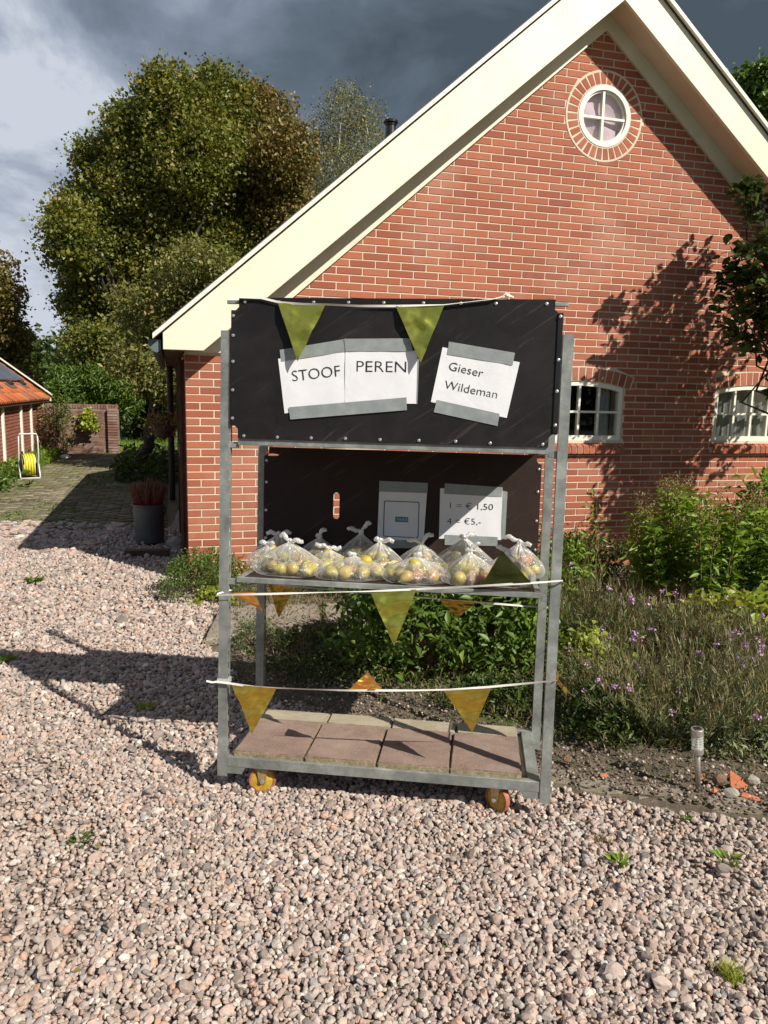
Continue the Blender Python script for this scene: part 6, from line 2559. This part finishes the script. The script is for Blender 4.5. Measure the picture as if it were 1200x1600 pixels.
# ================================================================== TREES
MAPLE = [(-6.06, 22.95, 9.45, 1.02), (-5.06, 24.18, 9.89, 1.02), (-7.32, 23.48, 8.92, 0.92), (-8.6, 24.42, 8.28, 0.86), (-9.17, 24.5, 6.91, 0.92), (-8.9, 22.26, 5.48, 0.78), (-9.05, 22.05, 6.12, 0.51), (-4.02, 25.35, 9.76, 0.98), (-3.02, 23.04, 8.27, 0.86), (-5.63, 22.94, 8.02, 1.43), (-4.74, 25.98, 8.31, 1.43), (-7.21, 23.88, 7.18, 1.43), (-9.13, 25.35, 5.54, 1.02), (-9.04, 23.91, 4.2, 0.82), (-8.1, 24.56, 4.09, 1.12), (-8.42, 22.6, 2.8, 0.78), (-6.26, 24.54, 6.04, 1.43), (-4.87, 25.47, 6.24, 1.22), (-3.25, 24.09, 6.94, 1.02), (-3.57, 24.97, 5.79, 0.92), (-7.13, 24.69, 4.71, 1.22), (-5.17, 22.26, 4.44, 1.02), (-8.31, 25.03, 2.55, 1.02), (-6.88, 24.36, 2.94, 1.02)]
APPLE = [(-3.74, 15.08, 3.89, 0.59), (-3.42, 15.57, 3.73, 0.53), (-4.3, 15.29, 3.31, 0.59), (-4.93, 15.67, 2.72, 0.5), (-4.17, 15.7, 2.62, 0.59), (-4.56, 14.8, 1.95, 0.46), (-4.05, 14.72, 1.72, 0.46), (-5.35, 16.04, 3.38, 0.29), (-3.27, 15.11, 3.08, 0.53), (-5.0, 15.07, 2.2, 0.37)]
BIRCH = [(-1.71, 32.21, 12.72, 0.84), (-0.98, 33.13, 12.57, 0.79), (-2.36, 32.61, 12.01, 1.07), (-1.36, 33.31, 11.52, 1.12), (-2.93, 33.38, 11.01, 1.12), (-0.66, 31.7, 10.58, 0.98), (-2.01, 31.54, 9.8, 1.26), (-3.24, 34.01, 9.65, 1.26), (-1.29, 32.28, 9.52, 1.12), (-2.8, 32.2, 7.76, 1.4), (-3.84, 34.49, 10.53, 0.84)]
WILLOW = [(-11.66, 29.48, 4.08, 0.56), (-11.74, 30.09, 3.41, 0.64), (-12.19, 29.74, 2.66, 0.56), (-11.91, 30.21, 2.08, 0.71), (-12.57, 30.25, 1.7, 0.51)]
LEFTT = [(-12.73, 26.21, 5.41, 0.57), (-13.35, 27.13, 4.47, 0.69), (-13.04, 26.61, 3.37, 0.8), (-13.08, 27.31, 2.87, 0.64), (-13.43, 27.38, 2.1, 0.8), (-12.04, 25.7, 1.87, 0.46), (-13.37, 25.54, 4.69, 1.38), (-15.02, 28.01, 2.98, 1.38)]
BUDD = [(-8.66, 21.24, 1.43, 0.46), (-8.24, 21.54, 1.7, 0.55), (-7.65, 21.37, 1.54, 0.51), (-8.97, 21.6, 1.86, 0.33), (-7.3, 21.63, 1.37, 0.46), (-9.03, 21.07, 1.25, 0.26)]
DARKB = [(-7.84, 23.48, 0.96, 0.61), (-7.35, 24.09, 0.76, 0.51), (-7.41, 23.74, 1.74, 0.71), (-6.78, 24.21, 0.97, 0.61), (-7.92, 24.25, 0.34, 0.31), (-6.68, 23.13, 0.52, 0.41), (-6.24, 23.03, 1.76, 0.61)]
RTREE = [(8.76, 19.58, 8.93, 0.51), (9.41, 20.07, 8.68, 0.68), (8.46, 19.79, 9.07, 0.31), (9.77, 20.17, 9.45, 0.68), (9.29, 20.2, 8.13, 0.51), (8.67, 19.3, 9.25, 0.24)]
MAGN = [(3.08, 6.72, 2.85, 0.25), (3.12, 6.93, 2.62, 0.22), (2.99, 6.81, 2.44, 0.19), (3.32, 6.97, 2.47, 0.23), (3.24, 6.99, 2.22, 0.21), (3.22, 6.6, 2.68, 0.35), (3.33, 6.56, 2.98, 0.35), (3.28, 7.14, 3.36, 0.15), (2.95, 6.73, 3.39, 0.09), (3.45, 6.71, 2.34, 0.29), (3.87, 7.25, 2.73, 0.35), (3.56, 6.88, 3.42, 0.29), (3.98, 7.14, 2.16, 0.29), (3.65, 6.88, 1.81, 0.26), (3.03, 7.0, 2.71, 0.11)]


def more(blobs, k, f=0.75):
    """add smaller lobes around the given ones for an uneven outline"""
    out = list(blobs)
    for x, y, z, r in blobs:
        for _ in range(k):
            d = Vector((random.gauss(0, 1), random.gauss(0, 1), random.gauss(0, 1))).normalized() * r * 0.8
            out.append((x + d.x, y + d.y, z + d.z, r * random.uniform(0.35, 0.6) * f))
    return out


mg = [b for b in MAPLE]
mr_ = [b for b in MAPLE if b[0] > -4.3 and b[2] > 6]
mg2 = [b for b in MAPLE if b not in mr_]
core = [(-7.6, 24.0, 5.2, 1.5), (-8.0, 24.0, 6.8, 1.2), (-6.2, 24.2, 7.4, 1.7), (-5.0, 24.6, 8.4, 1.3), (-7.2, 24.6, 3.6, 1.4), (-5.6, 24.6, 5.4, 1.6)] + [(x * 0.85 - 6.3 * 0.15, y * 0.7 + 24 * 0.3, z * 0.86 + 0.8, r * 1.05) for x, y, z, r in mg2[::2]]
tree('maple_tree', 'large maple tree turning brownish behind the house on the left', more([(x, y, z, r * 0.9) for x, y, z, r in mg2] + core, 3), (-6.9, 24.0, 0), 0.32, 2.6, 'l_maple', 19, 30, 0.21, 0.100, aspect=0.8, extra=[(more(mr_, 2), 'l_maple_red', 'part of the crown already turning rusty brown')])
tree('pear_tree', 'pale leaved fruit tree in front of the maple', more(APPLE, 2), (-4.9, 15.6, 0), 0.12, 1.5, 'l_apple', 40, 10, 0.11, 0.085, aspect=0.5)
tree('birch_tree', 'slender birch tree with thin hanging foliage right of the maple', more(BIRCH, 1), (-2.2, 33, 0), 0.20, 7.0, 'l_birch', 8, 15, 0.26, 0.09, 'birch_bark', aspect=0.6)
tree('willow_shrub', 'small light willow in the distance beside the maple', more(WILLOW, 1), (-12.2, 30, 0), 0.10, 1.2, 'l_grey', 14, 12, 0.16, 0.14, aspect=0.25)
tree('chestnut_tree', 'brownish dark tree at the left picture edge behind the shed', more(LEFTT[1:], 1, 0.6), (-13.9, 27.2, 0), 0.3, 2.0, 'l_maple_red', 15, 15, 0.16, 0.13, aspect=0.7)
tree('butterfly_bush', 'fresh green bush with pale flower tips behind the garden wall', more(BUDD, 1), (-8.1, 21.4, 0), 0.07, 0.5, 'l_mid', 30, 12, 0.10, 0.16, aspect=0.22, cat='bush')
tree('dark_shrubbery', 'dark shrub beyond the lawn beneath the maple', more(DARKB, 2), (-7.2, 23.9, 0), 0.10, 0.3, 'l_dark', 18, 12, 0.13, 0.15, aspect=0.6, cat='shrub')
tree('garden_tree', 'green tree top showing above the right slope of the roof', more(RTREE, 2), (9.9, 20.3, 0), 0.22, 6.0, 'l_mid', 14, 12, 0.15, 0.16, aspect=0.6)
# distant tree line closing the view
P, r = [], []
blobs = []
for i in range(60):
    x = -46 + i * 1.6
    h = 3.0 + 2.0 * random.random() + (2.0 if x > -20 else 0)
    for k in range(3):
        blobs.append((x + random.uniform(-.8, .8), 58 + random.uniform(-3, 3), h * (0.3 + 0.28 * k), 1.5))
P, r = sprigs(blobs, 2.2, 10, 0.4)
P = P[P[:, 2] > 0]
V, F, R2 = leaves(P, 0.42, 0.7, r=r[:len(P)])
o = link('distant_trees', big_mesh('distant_trees', V, F, R2), M['l_dark'])
tag(o, 'far line of trees beyond the garden', None, kind='stuff')

# unseen trees added behind the viewer to darken reflections and sky fill
blobs = []
for i in range(34):
    x = -30 + i * 1.9
    h = 3.2 + 1.6 * math.sin(i * 1.7) + random.uniform(-.5, .5)
    for k in range(3):
        blobs.append((x + random.uniform(-.8, .8), -17 + 4 * math.sin(i * 0.6) + random.uniform(-1, 1), h * (0.25 + 0.28 * k), 1.4))
P, r = sprigs(blobs, 2.5, 9, 0.35)
r = r[P[:, 2] > 0]
P = P[P[:, 2] > 0]
V, F, R2 = leaves(P, 0.40, 0.7, r=r)
o = link('reflection_trees', big_mesh('reflection_trees', V, F, R2), M['l_dark'])
tag(o, 'unseen tree belt added behind the viewer to darken reflections', None, kind='stuff')

# broad leaved tree just right of the frame, its twigs reach into view
mt = thing('magnolia_tree', 'broad leaved dark glossy tree reaching in from the right edge', 'tree', (3.95, 6.75, 0.0))
g = G()
fork = Vector((0.0, 0.0, 1.15))
limb(g, (0, 0, 0), fork, 0.055, 0.045, 0.03, 9)
lim = []
BIGM = MAGN + [(3.72, 6.55, 3.75, 0.27), (3.85, 6.78, 3.9, 0.24), (3.62, 6.42, 3.5, 0.2), (3.95, 6.9, 3.4, 0.3), (3.68, 6.32, 3.2, 0.27), (3.85, 6.55, 3.1, 0.3), (3.85, 6.55, 2.5, 0.3), (3.72, 6.35, 2.7, 0.28), (4.05, 6.45, 3.6, 0.3), (3.5, 6.55, 2.55, 0.34), (3.95, 6.45, 2.75, 0.4), (4.2, 6.35, 2.35, 0.4), (3.8, 6.5, 1.75, 0.35), (4.05, 6.6, 1.45, 0.35), (3.72, 6.4, 1.95, 0.28), (3.45, 6.75, 2.9, 0.30), (3.6, 6.95, 2.55, 0.3), (3.75, 6.4, 2.15, 0.35), (3.6, 6.6, 3.25, 0.25), (3.55, 6.9, 2.2, 0.34), (3.85, 6.75, 2.5, 0.40), (4.15, 6.6, 2.9, 0.42), (3.9, 6.9, 1.95, 0.30), (3.7, 6.55, 2.55, 0.36), (4.35, 6.9, 2.3, 0.4), (4.1, 6.5, 1.9, 0.35), (4.5, 6.6, 3.2, 0.45), (3.95, 6.6, 3.3, 0.36)]
for x, y, z, r in BIGM:
    limb(g, fork + Vector((0, 0, random.uniform(-0.35, 0.1))), (x - 3.95, y - 6.75, z), 0.018, 0.004, 0.07, 5)
g.build('trunk', M['bark'], mt)
P, ax, vis = [], [], []
tg = G()
for x, y, z, r in BIGM:
    ns = int(26 + 115 * r)
    for k in range(ns):
        d = Vector((random.gauss(0, 1), random.gauss(0, 1), random.gauss(0, 0.8))).normalized()
        c = Vector((x - 3.95, y - 6.75, z)) + d * r * random.uniform(0.35, 1.0)
        if random.random() < 0.5:
            tg.tube([Vector((x - 3.95, y - 6.75, z)) + d * r * 0.1, c], [0.003, 0.0015], 3, cap=False)
        for q in range(random.randint(2, 4)):
            a = random.uniform(0, 6.28)
            P.append(tuple(c + Vector((random.gauss(0, .018), random.gauss(0, .018), random.gauss(0, .018)))))
            ax.append((math.cos(a) + d.x, math.sin(a) + d.y, random.uniform(-0.5, 0.4)))
tg.build('twig', M['bark'], mt, kind='stuff')
P, ax = np.array(P), np.array(ax)
u = (P[:, 0] + 3.95) / (P[:, 1] + 6.75)
inview = np.where(u < 0.52)[0]
pick_l = inview[np.argsort(u[inview])][:290]
rest = np.setdiff1d(np.arange(len(P)), pick_l)
V, F, R2 = leaves(P[rest], 0.085, 0.62, axis=ax[rest], fold=0.12, jitter=0.2)
o = link('leaf', big_mesh('leaf', V, F, R2), M['l_magn'], mt)
o['kind'] = 'stuff'
o['label'] = 'remaining glossy leaves of the crown'
LV = [(0, 0, 0), (0.22, 0.24, 0.07), (0.60, 0.28, 0.09), (0.88, 0.12, 0.03), (1, 0, -0.03), (0.88, -0.12, 0.03), (0.60, -0.28, 0.09), (0.22, -0.24, 0.07), (0.25, 0, 0.0), (0.60, 0, 0.01)]
LF = [(0, 8, 1), (8, 9, 2, 1), (9, 4, 3, 2), (0, 7, 8), (8, 7, 6, 9), (9, 6, 5, 4)]
lm = mesh('leaf', LV, LF)
lm.materials.append(M['l_magn_o'])
lm.shade_smooth()
for i in pick_l:
    d = Vector(ax[i] + rng.normal(size=3) * 0.4).normalized()
    n_ = Vector((random.gauss(0, .5), random.gauss(0, .5), 1))
    y_ = n_.cross(d).normalized()
    n_ = d.cross(y_).normalized()
    s = random.uniform(0.065, 0.105)
    o = bpy.data.objects.new('leaf', lm)
    COL.objects.link(o)
    o.parent = mt
    Mx = Matrix(((d.x * s, y_.x * s, n_.x * s, P[i][0]), (d.y * s, y_.y * s, n_.y * s, P[i][1]), (d.z * s, y_.z * s, n_.z * s, P[i][2]), (0, 0, 0, 1)))
    o.matrix_local = Mx
